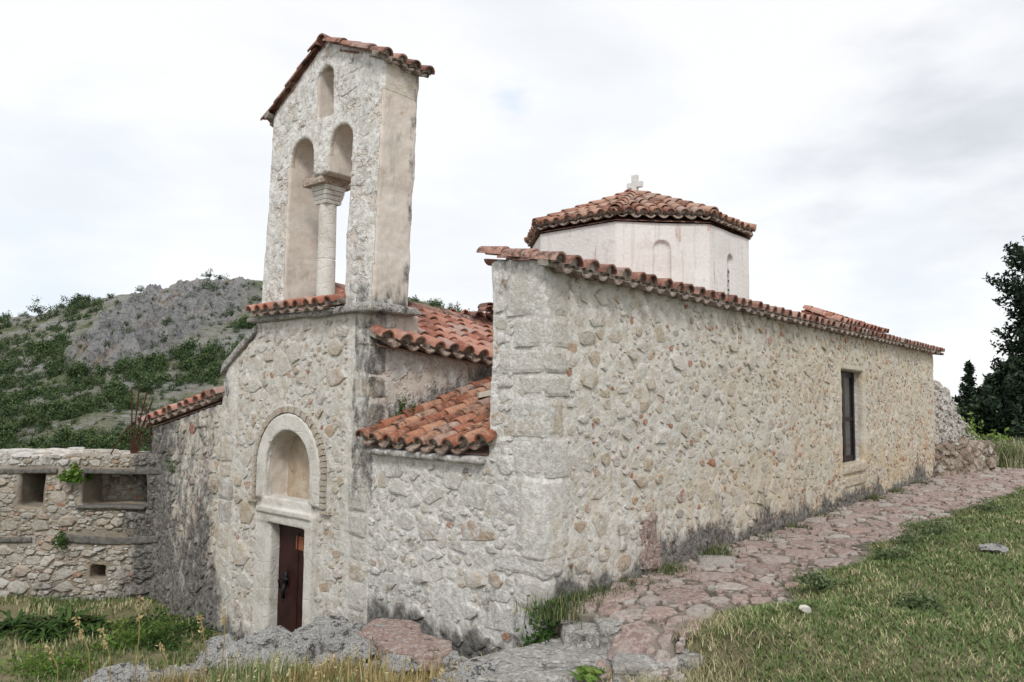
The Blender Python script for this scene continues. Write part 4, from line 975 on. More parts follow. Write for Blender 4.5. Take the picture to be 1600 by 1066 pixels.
me = merge_wall(me, [(*stones_on((19.15, -.06, 1.95), lu, (0, 0, 1), ln_, LL_, 1.34, lambda a, b: a > 0, [(500, .19, .29, .6, .95), (1500, .11, .19, .6, 1.), (3000, .06, .10, .5, 1.)], 8, lambda P_: wob(P_, .03, 1.8, 7), .02, .05, .95, .04), tuple(ln_)),
    (*stones_on((19.2, .0, 3.30), lu, (0, 1, 0), (0, 0, 1), LL_, .7, lambda a, b: True, [(100, .14, .24, .6, .9), (500, .07, .14, .5, .9)], 9, lambda P_: 0*P_[:, 0], .01, .05, 1.0, .05), (0, 0, 1))], ra(.22, .1))
tag(link('low_wall', me, MRUIN), 'low wall of red and grey stones jutting out beside the path', 'wall')

# ------------------------------------------------------------------ rocks
def rock(name, loc, size, seed, mat, label, group=None, rz=0., planes=15, amp=.12, sub=5, tilt=(0, 0)):
    bm = bmesh.new(); bmesh.ops.create_icosphere(bm, subdivisions=sub, radius=1.); me = bpy.data.meshes.new(name); bm.to_mesh(me); bm.free()
    V = get_co(me); rs = np.random.RandomState(seed)
    for k in range(planes):
        n = rs.normal(size=3); n /= np.linalg.norm(n); dd = rs.uniform(.55, .88); q = V@n; V -= np.maximum(0, q-dd)[:, None]*n*.93
    V[:, 2] = np.where(V[:, 2] > .55, .55+(V[:, 2]-.55)*.3, V[:, 2])
    n = V/np.linalg.norm(V, axis=1)[:, None]; s = size
    W = V*np.array(s); fr = 2.2
    d = (fbm(W[:, 0]*fr+seed, W[:, 1]*fr, W[:, 2]*fr*1.5, seed, 6)-.5)*amp+np.abs(fbm(W[:, 0]*5+seed, W[:, 1]*5, W[:, 2]*9, seed+9, 5)-.5)*-amp*1.6+(fbm(W[:, 0]*14, W[:, 1]*14, W[:, 2]*20, seed+19, 3)-.5)*amp*.35
    W = W+n*d[:, None]*min(1., min(s)*3)
    st_ = fbm(W[:, 0]*3+seed, W[:, 1]*3, W[:, 2]*2, seed+29, 4)*7; W[:, 2] += (np.floor(st_)+sst(.35, .65, st_-np.floor(st_))-3.5)*min(.055, size[2]*.2)
    st_ = fbm(W[:, 0]*4+seed, W[:, 1]*4, W[:, 2]*5, seed+39, 3)*6; W[:, :2] *= (1+(np.floor(st_)-3)*.06)[:, None]
    set_co(me, W); me.polygons.foreach_set('use_smooth', [True]*len(me.polygons))
    me.set_sharp_from_angle(angle=math.radians(28))
    o = link(name, me, mat); o.location = loc; o.rotation_euler = (tilt[0], tilt[1], rz); return tag(o, label, 'rock', group)
def gp(x_, y_, z_): return onp(x_, y_, 2, z_)
def rk(px, py, z_, size, seed, mat, label, **k):
    p = gp(px, py-4, z_); return rock(k.pop('name', 'rock'), (p[0], p[1], z_-size[2]*.55), size, seed, mat, label, **k)
rz0 = math.radians(-50)
rk(420, 996, 1.90, (.62, .4, .28), 3, MROCK, 'pitted white limestone boulder at the left end of the rock row before the door', rz=rz0)
rk(520, 982, 1.93, (.80, .42, .18), 4, MROCK, 'broad grey limestone ledge just below the church door', rz=rz0)
rk(460, 1013, 1.98, (.42, .3, .26), 6, MROCK, 'smooth pale grey stone leaning in front of the limestone ledge', rz=.4)
rk(560, 1012, 1.98, (.40, .3, .22), 16, MROCK, 'lichen-spotted grey stone in dry grass left of the brown slab', rz=.9)
rk(640, 1028, 2.10, (.34, .22, .14), 17, MROCK, 'small brownish stone half buried under the brown slab', rz=rz0)
rk(365, 1022, 1.85, (.55, .38, .3), 26, MROCK, 'grey rock low in the grass at the left end of the row', rz=rz0)
rk(235, 1052, 1.70, (.75, .36, .26), 8, MROCK, 'long pale pinkish rock lying in the grass at lower left', rz=math.radians(-38))
for i_, (a_, b_, z_, s_, l_) in enumerate([(590, 990, 1.98, .2, 'fist-sized pale stone wedged beside the pinkish stone'), (486, 990, 2.0, .17, 'small angular stone on the grey limestone ledge'), (395, 1024, 1.9, .22, 'cracked grey stone under the pitted boulder'),
    (505, 1030, 1.98, .2, 'pale angular stone half hidden in the straw'), (700, 1032, 2.1, .22, 'grey stone touching the right end of the brown slab'), (575, 1035, 2.0, .18, 'small brownish stone in straw below the lichen-spotted stone'), (440, 1040, 1.95, .2, 'low whitish stone in grass left of centre'), (345, 1005, 1.85, .2, 'small grey stone at the far left tip of the rock row'), (300, 1040, 1.75, .17, 'small stone between the rock row and the long pale rock')]):
    rk(a_, b_, z_, (s_*1.3, s_, s_*.8), 60+i_, MROCK, l_, rz=i_*1.1, sub=4)
rk(722, 1052, 2.2, (.4, .28, .16), 9, MROCK, 'crumbly pale rock in dry grass beside the grey paving slab', rz=.2)
# paving slabs in front of the step
def slab(pts, z0, th, seed, mat, label, nm='paving_slab'):
    P = [gp(x_, y_, z0) for x_, y_ in pts]; b = MB(); b.prism([(p[0], p[1], z0-th) for p in P], (0, 0, th)); me = voxel([b.mesh('a')], .035, nm)
    V = get_co(me); q = (fbm(V[:, 0]*1.6, V[:, 1]*1.6, V[:, 2]*5, seed, 5)-.5)*.08+(fbm(V[:, 0]*6, V[:, 1]*6, V[:, 2]*12, seed+3, 4)-.5)*.06
    V += get_no(me)*q[:, None]; set_co(me, V); return tag(link(nm, me, mat), label, 'paving slab')
MSLAB = mat_stone('grey_slab', [(.24, .23, .215), (.36, .345, .32), (.42, .40, .37), (.30, .29, .27)], 1.6, .05, .30, (.10, .10, .095))
slab([(720, 1032), (800, 1008), (905, 990), (960, 1000), (960, 1045), (880, 1062), (740, 1062)], 2.16, .35, 5, MSLAB, 'large fissured grey paving slab at the bottom centre of the picture')
slab([(962, 992), (958, 1040), (1040, 1040), (1120, 1022), (1172, 1002), (1150, 982), (1090, 990), (1005, 984)], 2.27, .34, 6, MSLAB, 'cracked grey paving slab between the dry grass and the red path')
slab([(592, 1000), (625, 990), (668, 991), (704, 1003), (708, 1014), (690, 1026), (640, 1022), (600, 1014)], 2.14, .15, 9, MRED, 'reddish-brown flat stone slab with a dark broken edge', 'rock_slab')['category'] = 'rock'
slab([(556, 988), (585, 968), (625, 964), (655, 974), (660, 990), (600, 1000)], 2.02, .2, 10, MRED, 'flat pinkish stone lying behind the brown slab', 'rock_slab')['category'] = 'rock'
slab([(868, 948), (928, 948), (975, 965), (960, 988), (880, 985)], 2.33, .34, 7, MCAP, 'black-stained block forming the step at the start of the path', 'step_block')
slab([(925, 958), (1010, 940), (1040, 958), (965, 985), (935, 978)], 2.40, .3, 8, MSLAB, 'pale grey step block beside the black-stained one', 'step_block')
# orthostat in long wall
p = onp(1013, 850, 1, -.02)
me_o = rock('red_boulder', (p[0], .10, 2.72), (.56, .22, .66), 31, MRED, None, rz=0, amp=.10); 
for k in ('category',): del me_o[k]
me_o.name = 'foot_stone'; me_o.parent = church; me_o.matrix_parent_inverse = Matrix.Translation(-church.location)

# ------------------------------------------------------------------ foliage helpers
def mat_leaf(name, a, b, c_=None, tr=.25):
    m = NT(name); t = m.attr('tint')
    m.base(m.ramp(t, [(0, a), (.6, b), (1, c_ or b)])); m.b.inputs['Roughness'].default_value = .6
    if tr == 0: return m.mat
    tn = m.n.new('ShaderNodeBsdfTranslucent'); m.t.links.new(m.b.inputs['Base Color'].links[0].from_socket, tn.inputs[0])
    mx = m.n.new('ShaderNodeMixShader'); mx.inputs[0].default_value = tr
    m.t.links.new(m.b.outputs[0], mx.inputs[1]); m.t.links.new(tn.outputs[0], mx.inputs[2]); m.t.links.new(mx.outputs[0], m.out.inputs[0])
    return m.mat
def leaves(C, size, rs, tint, asp=.55, flat=0.):
    """C (N,3) centres -> quads"""
    n = len(C); a = rs.normal(size=(n, 3)); a[:, 2] *= (1-flat); a /= np.linalg.norm(a, axis=1)[:, None]
    b = rs.normal(size=(n, 3)); b -= (b*a).sum(1)[:, None]*a; b /= np.linalg.norm(b, axis=1)[:, None]
    s = (size*rs.uniform(.6, 1.3, n))[:, None]
    V = np.stack([C-a*s, C+b*s*asp, C+a*s, C-b*s*asp], 1).reshape(-1, 3)
    return V, np.arange(4*n).reshape(-1, 4), np.repeat(tint, 4)
def blades(P, h, w, rs, tint, lean=.5, direc=None):
    n = len(P); q = rs.uniform(0, 2*np.pi, n); d = np.stack([np.cos(q), np.sin(q), 0*q], -1); sd = np.stack([-np.sin(q), np.cos(q), 0*q], -1)
    ln = (rs.uniform(.1, 1., n)*lean)[:, None]*h[:, None]; hh = h[:, None]*np.array([0, 0, 1.]); w = np.asarray(w)*np.ones(n)
    W = sd*w[:, None]
    V = np.stack([P-W, P+W, P+hh*.55+d*ln*.3+W*.75, P+hh*.55+d*ln*.3-W*.75, P+hh+d*ln], 1).reshape(-1, 3)
    i = np.arange(n)*5
    return V, np.stack([i, i+1, i+2, i+3], -1), np.stack([i+3, i+2, i+4], -1), np.repeat(tint, 5)
def blade_obj(name, P, h, w, rs, tint, mat, lean=.5):
    V, Q_, T_, tt = blades(P, h, w, rs, tint, lean); me = np_mesh(name, V, [Q_, T_], False, {'tint': tt}); return link(name, me, mat)
MGRASS = mat_leaf('grass_blades', (.065, .110, .032), (.150, .205, .068), (.50, .43, .27), 0)
MPALE = mat_leaf('pale_grass', (.15, .19, .07), (.33, .34, .20), (.52, .49, .36), 0)
MSTRAW = mat_leaf('straw', (.16, .17, .05), (.36, .27, .12), (.50, .40, .22), .2)

# grass: sample visible field
def sample(n, x0, x1, y0, y1, rs): return rs.uniform(x0, x1, n), rs.uniform(y0, y1, n)
def grass_field(name, px, py, hbase, rs, mat, straw_fn, wide=.006, lean=.7):
    zc = H(px, py); dist = np.hypot(px-CAM[0], py-CAM[1])
    h = hbase*rs.uniform(.5, 1.3, len(px))*(.6+.8*fbm(px*1.3, py*1.3, 0, 61, 3)); st = straw_fn(px, py)
    st = np.clip(st+(fbm(px*5, py*5, 0, 64, 3)-.5)*1.3, .02, .96); t = np.where(rs.uniform(size=len(px)) < st, rs.uniform(.65, 1., len(px)), rs.uniform(0, .6, len(px)))
    P = np.stack([px, py, zc-.01], -1); return tag(blade_obj(name, P, h, wide*(.6+.13*dist), rs, t, mat, lean), kind='stuff')
rs = np.random.RandomState(5)
N0 = 760000; r = 3.2*np.exp(rs.uniform(0, math.log(38/3.2), N0)); az = rs.uniform(-.72, .98, N0)
d2 = f0[None, :2]*np.cos(az)[:, None]+r0[None, :2]*np.sin(az)[:, None]
px = CAM[0]+d2[:, 0]*r; py = CAM[1]+d2[:, 1]*r
edge = pe(px)+(fbm(px*2.5, 0*px, 0, 31, 3)-.5)*.3
def insl(px, py):  # keep blades off the slabs
    s = np.zeros(px.shape, bool)
    for pts, z_ in (([(730, 1034), (800, 1012), (905, 995), (960, 1000), (1130, 990), (1135, 1008), (1040, 1030), (950, 1040), (880, 1056), (745, 1056)], 2.18), ([(860, 930), (1085, 930), (1088, 985), (1000, 992), (900, 1000)], 2.3)):
        P = np.array([gp(a, b_, z_)[:2] for a, b_ in pts]); s |= inside(px, py, P)
    return s
dl_ = pdist(px, py, CREST)
right = (py < edge) & (px > -2.2+rs.uniform(-.5, .5, N0)) | ((px <= -1.7) & (py < -1.5)) | (px > 26)
left = (px < -.1) & ~right & ~inside(px, py, YARD)
keep = (right | left) & ~insl(px, py) & (rs.uniform(size=N0) < np.where(right, .72, .38))
keep &= ~((px > 18) & (px < 24) & (py > -1.1)) & ~inside(px, py, np.array([(0, 0), (19.3, 0), (19.3, 9), (0, 9)]))
px, py = px[keep], py[keep]
def straw(x_, y_):
    q = (x_-CAM[0])*f0[0]+(y_-CAM[1])*f0[1]; s_ = (x_-CAM[0])*r0[0]+(y_-CAM[1])*r0[1]
    a = s_/q; f_ = fbm(x_*.7, y_*.7, 0, 68, 4)
    return np.clip(.06+.90*sst(.42, .14, a+(f_-.5)*.5)+(f_-.5)*1.0, .04, .92)
grass_field('grass', px, py, .052, rs, MGRASS, straw, .0032, 1.8)
# courtyard grass
n = 70000; px = rs.uniform(-9, 0, n); py = rs.uniform(1, 16, n); k = inside(px, py, YARD) & (fbm(px*1.4, py*1.4, 0, 81, 3) > .40); px, py = px[k], py[k]
grass_field('courtyard_grass', px, py, .09, rs, MGRASS, lambda a, b_: np.clip(.22+(fbm(a*1.1, b_*1.1, 0, 83, 3)-.5)*2.2, .02, .8), .004)

# tufts of tall dry grass near the rocks
def tuft(name, loc, n, h, spread, rs, mat, label, tlo, thi, group, w=.006, lean=.55, cat='grass tuft', heads=0):
    P = np.zeros((n, 3)); P[:, :2] = rs.normal(size=(n, 2))*spread; P[:, 2] = -.03
    V, Q_, T_, tt = blades(P, rs.uniform(.4, 1.1, n)*h, w, rs, rs.uniform(tlo, thi, n), lean); polys = [Q_, T_]
    if heads:
        b = len(V); idx = rs.choice(n, heads); tips = V.reshape(-1, 5, 3)[idx, 4]
        C = np.concatenate([tips+np.array([0, 0, -.02*j]) for j in range(4)]); v2, q2, t2 = leaves(C, .022, rs, np.full(len(C), .95), .45); V = np.concatenate([V, v2]); polys = [Q_, T_, q2+b]; tt = np.concatenate([tt, t2])
    me = np_mesh(name, V, polys, False, {'tint': tt}); o = link(name, me, mat); o.location = loc; return tag(o, label, cat, group)
G1 = 'tall dry grass tufts at the rock edge'
spots = [(395, 1040, 1.95), (350, 1050, 1.9), (300, 1062, 1.8), (430, 1058, 2.1), (500, 1055, 2.1), (560, 1045, 2.1), (590, 1058, 2.2), (640, 1058, 2.2), (530, 1066, 2.2), (690, 1050, 2.2), (470, 1070, 2.2), (260, 1070, 1.8),
         (970, 1062, 2.35), (1010, 1058, 2.35), (1050, 1050, 2.35), (1100, 1050, 2.35), (930, 1068, 2.35), (700, 1075, 2.3), (780, 1072, 2.3), (610, 1072, 2.3)]
for i, (a, b_, z_) in enumerate(spots):
    p = gp(a, b_, z_); zg = float(H(p[0], p[1])); green = i in (0, 1, 3, 8)
    tuft('grass_tuft', (p[0], p[1], zg), 260, (.27 if i < 12 else .17)*(1 if not green else 1.), .16, rs, MSTRAW if not green else MGRASS,
         'straw coloured grass tuft among the rocks and slabs' if not green else 'yellow-green grass tuft in front of the limestone rocks', .1 if not green else .2, 1., G1 if not green else 'green grass tufts at the rock edge', heads=14 if i < 12 else 0)

MDRYTUFT = mat_leaf('dry_turf', (.14, .17, .06), (.36, .32, .18), (.56, .50, .34), .1)
for i, (a, b_) in enumerate([(1110, 992), (1128, 1006), (1112, 1024), (1135, 1040), (1100, 1046), (1150, 1022), (1075, 1058), (1045, 1062), (1015, 1058), (1125, 1062), (1160, 1052), (1092, 1066), (1140, 990), (1060, 1072), (1170, 1035)]):
    p = gp(a, b_, 2.2); tuft('grass_tuft', (p[0], p[1], max(2.19, float(H(p[0], p[1])))), 260, .085, .24, rs, MDRYTUFT, 'straw coloured grass tuft at the lower end of the red path', .1, 1., 'dry grass tufts at the path end', .004, 1.6)
# seed stalks in the left foreground
for i, (a, b_, t0, t1) in enumerate([(205, 1066, 219, 930), (150, 1070, 118, 965), (262, 1060, 250, 1005), (320, 1060, 312, 960), (175, 1072, 160, 985), (95, 1075, 75, 1010), (340, 1040, 352, 950)]):
    z_ = 1.9; P0 = atdep(a, b_, 7.3); P1 = atdep(t0, t1, 7.35); mb = MB(); mid = (P0+P1)/2+r0*.03; mb.tube([P0-np.array([0, 0, .5]), mid, P1], [.006, .005, .003], 5)
    rt = empty('seed_stalk', tuple(P0-np.array([0, 0, .5])), ['thin tall stalk with pale seed heads rising before the stained wall corner', 'leaning grass stalk with white seed heads at far lower left', 'short seed stalk just left of the wall corner grass',
        'stalk with round brown seed heads left of the church corner', 'thin green stalk between the leaning stalk and the tallest stalk', 'shortest seed stalk at the left edge', 'dry seed stalk in front of the church wall corner'][i], 'wild grass')
    mb.build('stem', MSTRAW, rt)
    C = np.array([P1+(P0-P1)*rs.uniform(0, .30)+rs.normal(size=3)*.012 for _ in range(22)]); v2, q2, t2 = leaves(C, .022, rs, rs.uniform(.75, 1, len(C)), .5)
    o = link('seed_heads', np_mesh('h', v2, [q2], False, {'tint': t2}), MSTRAW, rt)

# leafy plants
MLEAF = mat_leaf('leaf_green', (.025, .055, .014), (.06, .12, .03), (.13, .19, .05), .3)
MLEAF2 = mat_leaf('leaf_bright', (.07, .14, .02), (.14, .24, .05), (.25, .30, .08), .35)
def bush(name, loc, rad, n, size, rs, mat, label, group=None, cat='plant', flat=0., k=14):
    c = rs.normal(size=(k, 3))*.5; c[:, 2] = np.abs(c[:, 2]); C = c[rs.randint(0, k, n)]+rs.normal(size=(n, 3))*.24; C[:, 2] = np.abs(C[:, 2]); C *= np.array(rad)
    t = np.clip(rs.uniform(0, 1, n)*.6+.4*(C[:, 2]/rad[2]), 0, 1); V, q, tt = leaves(C, size, rs, t, .5, flat)
    me = np_mesh(name, V, [q], False, {'tint': tt}); o = link(name, me, mat); o.location = loc; return tag(o, label, cat, group)
MWEED = mat_leaf('weed_leaves', (.035, .06, .02), (.10, .14, .05), (.32, .29, .16), .15)
GW = 'weeds at the foot of the long wall'
for i, (a, b_, sz) in enumerate([(868, 948, .40), (905, 925, .34), (945, 910, .28), (985, 893, .25), (1048, 868, .3), (1122, 842, .36), (1190, 820, .26), (1245, 806, .22), (1285, 793, .26), (1365, 772, .36), (1400, 765, .32), (1440, 752, .3)]):
    p = onp(a, b_, 1, -.16); n_ = 420
    dark = i in (1, 5, 9, 10)
    tuft('weed', (p[0]+rs.uniform(-.05, .05), -.13, 2.36), n_ if i not in () else 0, sz*.62, .15, rs, MWEED, 'small clump of green weeds growing against the foot of the long wall', 0, .95, GW, .006, .8, 'weed')
bush('weed', (-.12, -.12, 2.0), (.22, .14, .5), 500, .035, rs, MLEAF, 'bushy green weed climbing the black-stained corner beside the step', cat='weed')
p = onp(735/1., 1, 0, 0)
q = uw(1.52, -.06, 3.02); bush('wall_plant', q, (.20, .16, .30), 260, .06, rs, MLEAF2, 'bright green plant growing out of the courtyard wall between its two openings', k=9)
q = uw(1.65, -.05, 1.80); bush('wall_plant', q, (.20, .10, .26), 260, .035, rs, MLEAF, 'dark green ivy patch hanging under the beam of the courtyard wall', k=8)
p = onp(633, 645, 1, 3.0); bush('wall_plant', (p[0], 2.97, p[2]-.12), (.16, .08, .22), 220, .028, rs, MLEAF, 'dark tuft of weed growing on the wall above the lean-to roof', k=7)
q = onp(270, 738, 0, -.03); bush('wall_plant', (-.05, q[1], q[2]), (.08, .10, .15), 100, .03, rs, MLEAF, 'tiny green sprig on the stained wall beside the church corner', k=6)
q = gp(922, 1046, 2.25); bush('ground_plant', (q[0], q[1], 2.18), (.14, .14, .06), 90, .045, rs, MLEAF2, 'small green leafy plant on the grey paving slab', flat=.6, k=8)
# rosette plants in the courtyard by the wall
def rosette(loc, s, rs, label, group):
    V = []; Q_ = []; T = []
    for i in range(80):
        q = rs.uniform(0, 2*math.pi); L = s*rs.uniform(.6, 1.1); e = rs.uniform(.3, 1.1); d = np.array([math.cos(q), math.sin(q), 0]); sd = np.array([-d[1], d[0], 0]); b = len(V)
        off = rs.normal(size=3)*.12*s; off[2] = 0
        for t in np.linspace(0, 1, 5):
            c = off+d*L*t+np.array([0, 0, L*(e*t-.75*t*t)]); w = .055*s*math.sin(math.pi*min(.98, t*.85+.12)); V += [c-sd*w, c+sd*w]
        for j in range(4): Q_.append([b+2*j, b+2*j+1, b+2*j+3, b+2*j+2])
        T += [rs.uniform(0, .8)]*10
    me = np_mesh('leafy_plant', np.array(V), [np.array(Q_)], True, {'tint': T}); o = link('leafy_plant', me, MLEAF); o.location = loc; return tag(o, label, 'plant', group)
for i, (a, b_, s) in enumerate([(20, 985, .75), (60, 990, .7), (100, 980, .75), (130, 978, .6), (85, 995, .5), (150, 985, .5), (185, 975, .35)]):
    p = gp(a, b_, .8); rosette((p[0], p[1], float(H(p[0], p[1]))), s*.72, rs, 'dark green plant with long arching leaves at the foot of the courtyard wall', 'dark leafy plants along the courtyard wall')
for i, (a, b_, sx_, lb) in enumerate([(230, 975, .45, 'low green weed patch in the courtyard corner'), (290, 985, .5, 'green weed clump against the dark stained church wall'), (200, 1000, .4, 'spreading green weed in the middle of the courtyard'), (60, 1045, .45, 'flat green weed at the lower left edge'), (260, 1000, .35, 'small green weed between courtyard corner and grass stalks')]):
    p = gp(a, b_, .8); bush('weed', (p[0], p[1], float(H(p[0], p[1]))), (sx_, sx_, .22), 700, .035, rs, MLEAF2 if i in (2, 3) else MLEAF, lb, cat='weed')
# silver-green herbs in the field
for i, (a, b_, s, lb) in enumerate([(1425, 848, .55, 'large grey-green herb clump at the edge of the red path'), (1458, 832, .5, 'dense grey-green herb just right of the largest clump'), (1439, 958, .30, 'small silvery herb with pale leaf tips in the open grass'), (1548, 800, .4, 'grey-green herb near the right edge of the picture'), (1285, 905, .3, 'low green herb at the lower path edge'), (1395, 868, .35, 'grey-green herb lowest of the clump by the path edge')]):
    p = gp(a, b_, 2.6); bush('herb', (p[0], p[1], float(H(p[0], p[1]))), (s*.7, s*.7, s*.55), 650, .026, rs, mat_leaf('herb', (.05, .085, .03), (.12, .16, .07), (.30, .33, .22), .25), lb, cat='herb')
p = gp(1258, 967, 2.55); rock('pebble', (p[0], p[1], float(H(p[0], p[1]))+.03), (.09, .07, .05), 55, mat_plain('white_pebble', (.6, .58, .53), .8), 'small white stone lying in the grass right of the path', sub=3)
p = gp(1550, 868, 2.6); rock('flat_stone', (p[0], p[1], float(H(p[0], p[1]))+.05), (.35, .2, .06), 56, MROCK, 'flat pale stone showing through the grass at right', sub=4)
# tall pale grasses beside the low wall
for i, (a, b_, s) in enumerate([(1565, 745, 1.0), (1580, 748, 1.1), (1596, 745, 1.1), (1612, 748, 1.0)]):
    p = onp(a, b_, 2, 2.3); p = atdep(a, b_, 26.5); tuft('tall_grass', (p[0], p[1], 2.2), 600, 1.1*s, .35, rs, MPALE, 'tall pale feathery grass clump beside the low red stone wall', .0, 1., 'tall grass beyond the low wall', .016, .7, heads=60)

# ------------------------------------------------------------------ hills
MHILLPX = [(-400, 520), (-100, 507), (0, 497), (50, 489), (110, 474), (180, 459), (240, 455), (300, 444), (350, 443), (405, 441), (500, 450), (600, 459), (640, 464), (700, 482), (760, 497), (850, 532), (1000, 585), (1400, 617), (1480, 626), (1520, 640), (1600, 652), (2100, 660)]
hx = np.array([p[0] for p in MHILLPX], float); hy = np.array([p[1] for p in MHILLPX], float)
na, nr = 860, 300
pxa = np.linspace(-350, 1800, na); tt = np.linspace(0, 1.5, nr)
A_, T_ = np.meshgrid(pxa, tt, indexing='ij')
dirs = np.array([ray(a, 600) for a in pxa]); dirs = dirs/ (dirs@f0)[:, None]; d2 = dirs[:, :2]
hor = HY_+math.tan(ROLL)*(pxa-800)
el = (hor-np.interp(pxa, hx, hy))/F_     # tan of crest elevation per unit forward depth
rc = 185+60*(fbm(pxa/260, 0*pxa, 0, 91, 3)-.5)+60*sst(500, 1500, pxa)
r_ = 38+(rc[:, None]-38)*T_
zc = CAM[2]+el*rc
prof = np.where(T_ <= 1, T_**1.15, 1-.8*(T_-1)**1.3)
z0 = -11.
Zh = z0+(zc[:, None]-z0)*prof
Zh = np.where(T_ > 1, zc[:, None]-(T_-1)*18, Zh)
Xh = CAM[0]+d2[:, 0][:, None]*r_; Yh = CAM[1]+d2[:, 1][:, None]*r_
dz = (fbm(Xh*.02, Yh*.02, 0, 95, 5)-.5)*9*np.minimum(1, (1.02-np.clip(T_, 0, 1.02))*5+.15)+(fbm(Xh*.15, Yh*.15, 0, 97, 5)-.5)*1.8
# limestone crag
u1 = (A_-255)/150; v1 = (T_-.80-.0009*(A_-255))/.20
cr = np.clip(1.15-(u1**2+v1**2)+(fbm(Xh*.06, Yh*.06, 0, 99, 4)-.5)*1.1, 0, 1); cr = sst(0, .6, cr)
ridge = 1-np.abs(fbm(Xh*.09, Yh*.09, Zh*.05, 101, 5)-.5)*2
ridge2 = 1-np.abs(fbm(Xh*.22, Yh*.22, 3., 107, 5)-.5)*2
dz = dz+cr*((ridge-.7)*10+(ridge2-.75)*6)*np.clip((1.10-T_)*4, .3, 1)+cr*(fbm(Xh*.7, Yh*.7, 0, 103, 4)-.5)*4.
Zh = Zh+dz
i = np.arange(na*nr).reshape(na, nr); Qh = np.stack([i[:-1, :-1], i[1:, :-1], i[1:, 1:], i[:-1, 1:]], -1).reshape(-1, 4)
m = NT('hillside')
hp = m.map(m.co, (.55, .55, 2.4))
c = m.ramp(m.noise(hp, .10, 6, .7), [(.36, (.13, .18, .055)), (.45, (.25, .28, .13)), (.51, (.44, .42, .35)), (.62, (.60, .595, .58))])
hv = m.vor(m.vmath('ADD', hp, m.map(m.noise(hp, .6, 3, col=True), 2.)), .75); hs_ = m.mr(m.math('ADD', hv.outputs['Distance'], m.math('MULTIPLY', m.noise(hp, 2.4, 4, .8), .5)), .45, .62, 1., 0.)
hsel = m.mr(m.math('ADD', m.sep(hv.outputs['Color'], 0), m.noise(hp, .12, 3)), .55, .8)
c = m.mix(m.math('MULTIPLY', hs_, hsel), c, m.mix(m.sep(hv.outputs['Color'], 1), (.42, .42, .415), (.64, .635, .62)))
c = m.mix(m.mr(m.noise(hp, 1.4, 6, .85), .53, .58, 0, .85), c, (.12, .15, .05)); c = m.mix(m.mr(m.noise(hp, 3.1, 4, .8), .55, .6, 0, .7), c, (.66, .65, .63))
c = m.mix(m.mr(m.noise(hp, .5, 6, .8), .58, .66, 0, .6), c, (.34, .25, .13))
rk_ = m.ramp(m.noise(m.co, .16, 7, .7, dist=.8), [(.32, (.24, .24, .245)), (.43, (.48, .48, .48)), (.55, (.62, .615, .61)), (.64, (.52, .37, .24)), (.70, (.55, .54, .53))])
rk_ = m.mix(m.mr(m.noise(m.map(m.co, (1., 1., 2.)), .8, 6, .8), .5, .66, 0, .8), rk_, (.10, .10, .10))
wp = m.vmath('ADD', m.map(m.co, (1., 1., .6)), m.map(m.noise(m.co, .25, 4, col=True), 9.))
k1 = m.vor(wp, .16, 'DISTANCE_TO_EDGE').outputs['Distance']; k2 = m.vor(wp, .5, 'DISTANCE_TO_EDGE').outputs['Distance']
rk_ = m.mix(m.mr(k1, .0, .07, .6, 0), rk_, (.17, .17, .175)); rk_ = m.mix(m.mr(k2, .0, .07, .4, 0), rk_, (.24, .24, .24))
c = m.mix(m.attr('crag'), c, rk_); c = m.mix(m.math('MULTIPLY', m.attr('far'), .85), c, m.mix(m.mr(m.noise(m.co, .2, 5, .7), .45, .6), (.10, .15, .05), (.19, .22, .10)))
m.base(c); m.bump(m.math('ADD', m.noise(m.co, .45, 8, .85), m.math('MULTIPLY', hs_, .25)), 3.5, 1.)
hill = link('hills', np_mesh('hills', np.stack([Xh, Yh, Zh], -1), [Qh], True, {'crag': cr.ravel(), 'far': np.broadcast_to(sst(560, 800, A_), A_.shape).ravel()}), m.mat); tag(hill, kind='structure')
# shrubs over the hill
MSHRUB = mat_leaf('shrub_leaves', (.018, .036, .014), (.048, .082, .028), (.12, .165, .055), 0)
def hz_at(ia, it):
    return Xh[ia, it], Yh[ia, it], Zh[ia, it]
def shrub_mesh(seed, n=620):
    r2 = np.random.RandomState(seed); k = 10; c = r2.normal(size=(k, 3))*.42; c[:, 2] = np.abs(c[:, 2])*.9; C = c[r2.randint(0, k, n)]+r2.normal(size=(n, 3))*.20; C[:, 2] = np.abs(C[:, 2])
    t = np.clip(r2.uniform(0, 1, n)*.6+.5*C[:, 2]-.1, 0, 1); V, q, tt_ = leaves(C, .085, r2, t, .7); return V, q, tt_
variants = [shrub_mesh(200+k) for k in range(6)]
vmesh = [np_mesh('hill_shrub', V, [q], False, {'tint': t_}) for V, q, t_ in variants]
for v_ in vmesh: v_.materials.append(MSHRUB)
cand = []; r3 = np.random.RandomState(77); tries = 0
fdep = (Xh-CAM[0])*fw[0]+(Yh-CAM[1])*fw[1]+(Zh-CAM[2])*fw[2]
PYH = CY_-F_*((Xh-CAM[0])*UV[0]+(Yh-CAM[1])*UV[1]+(Zh-CAM[2])*UV[2])/fdep
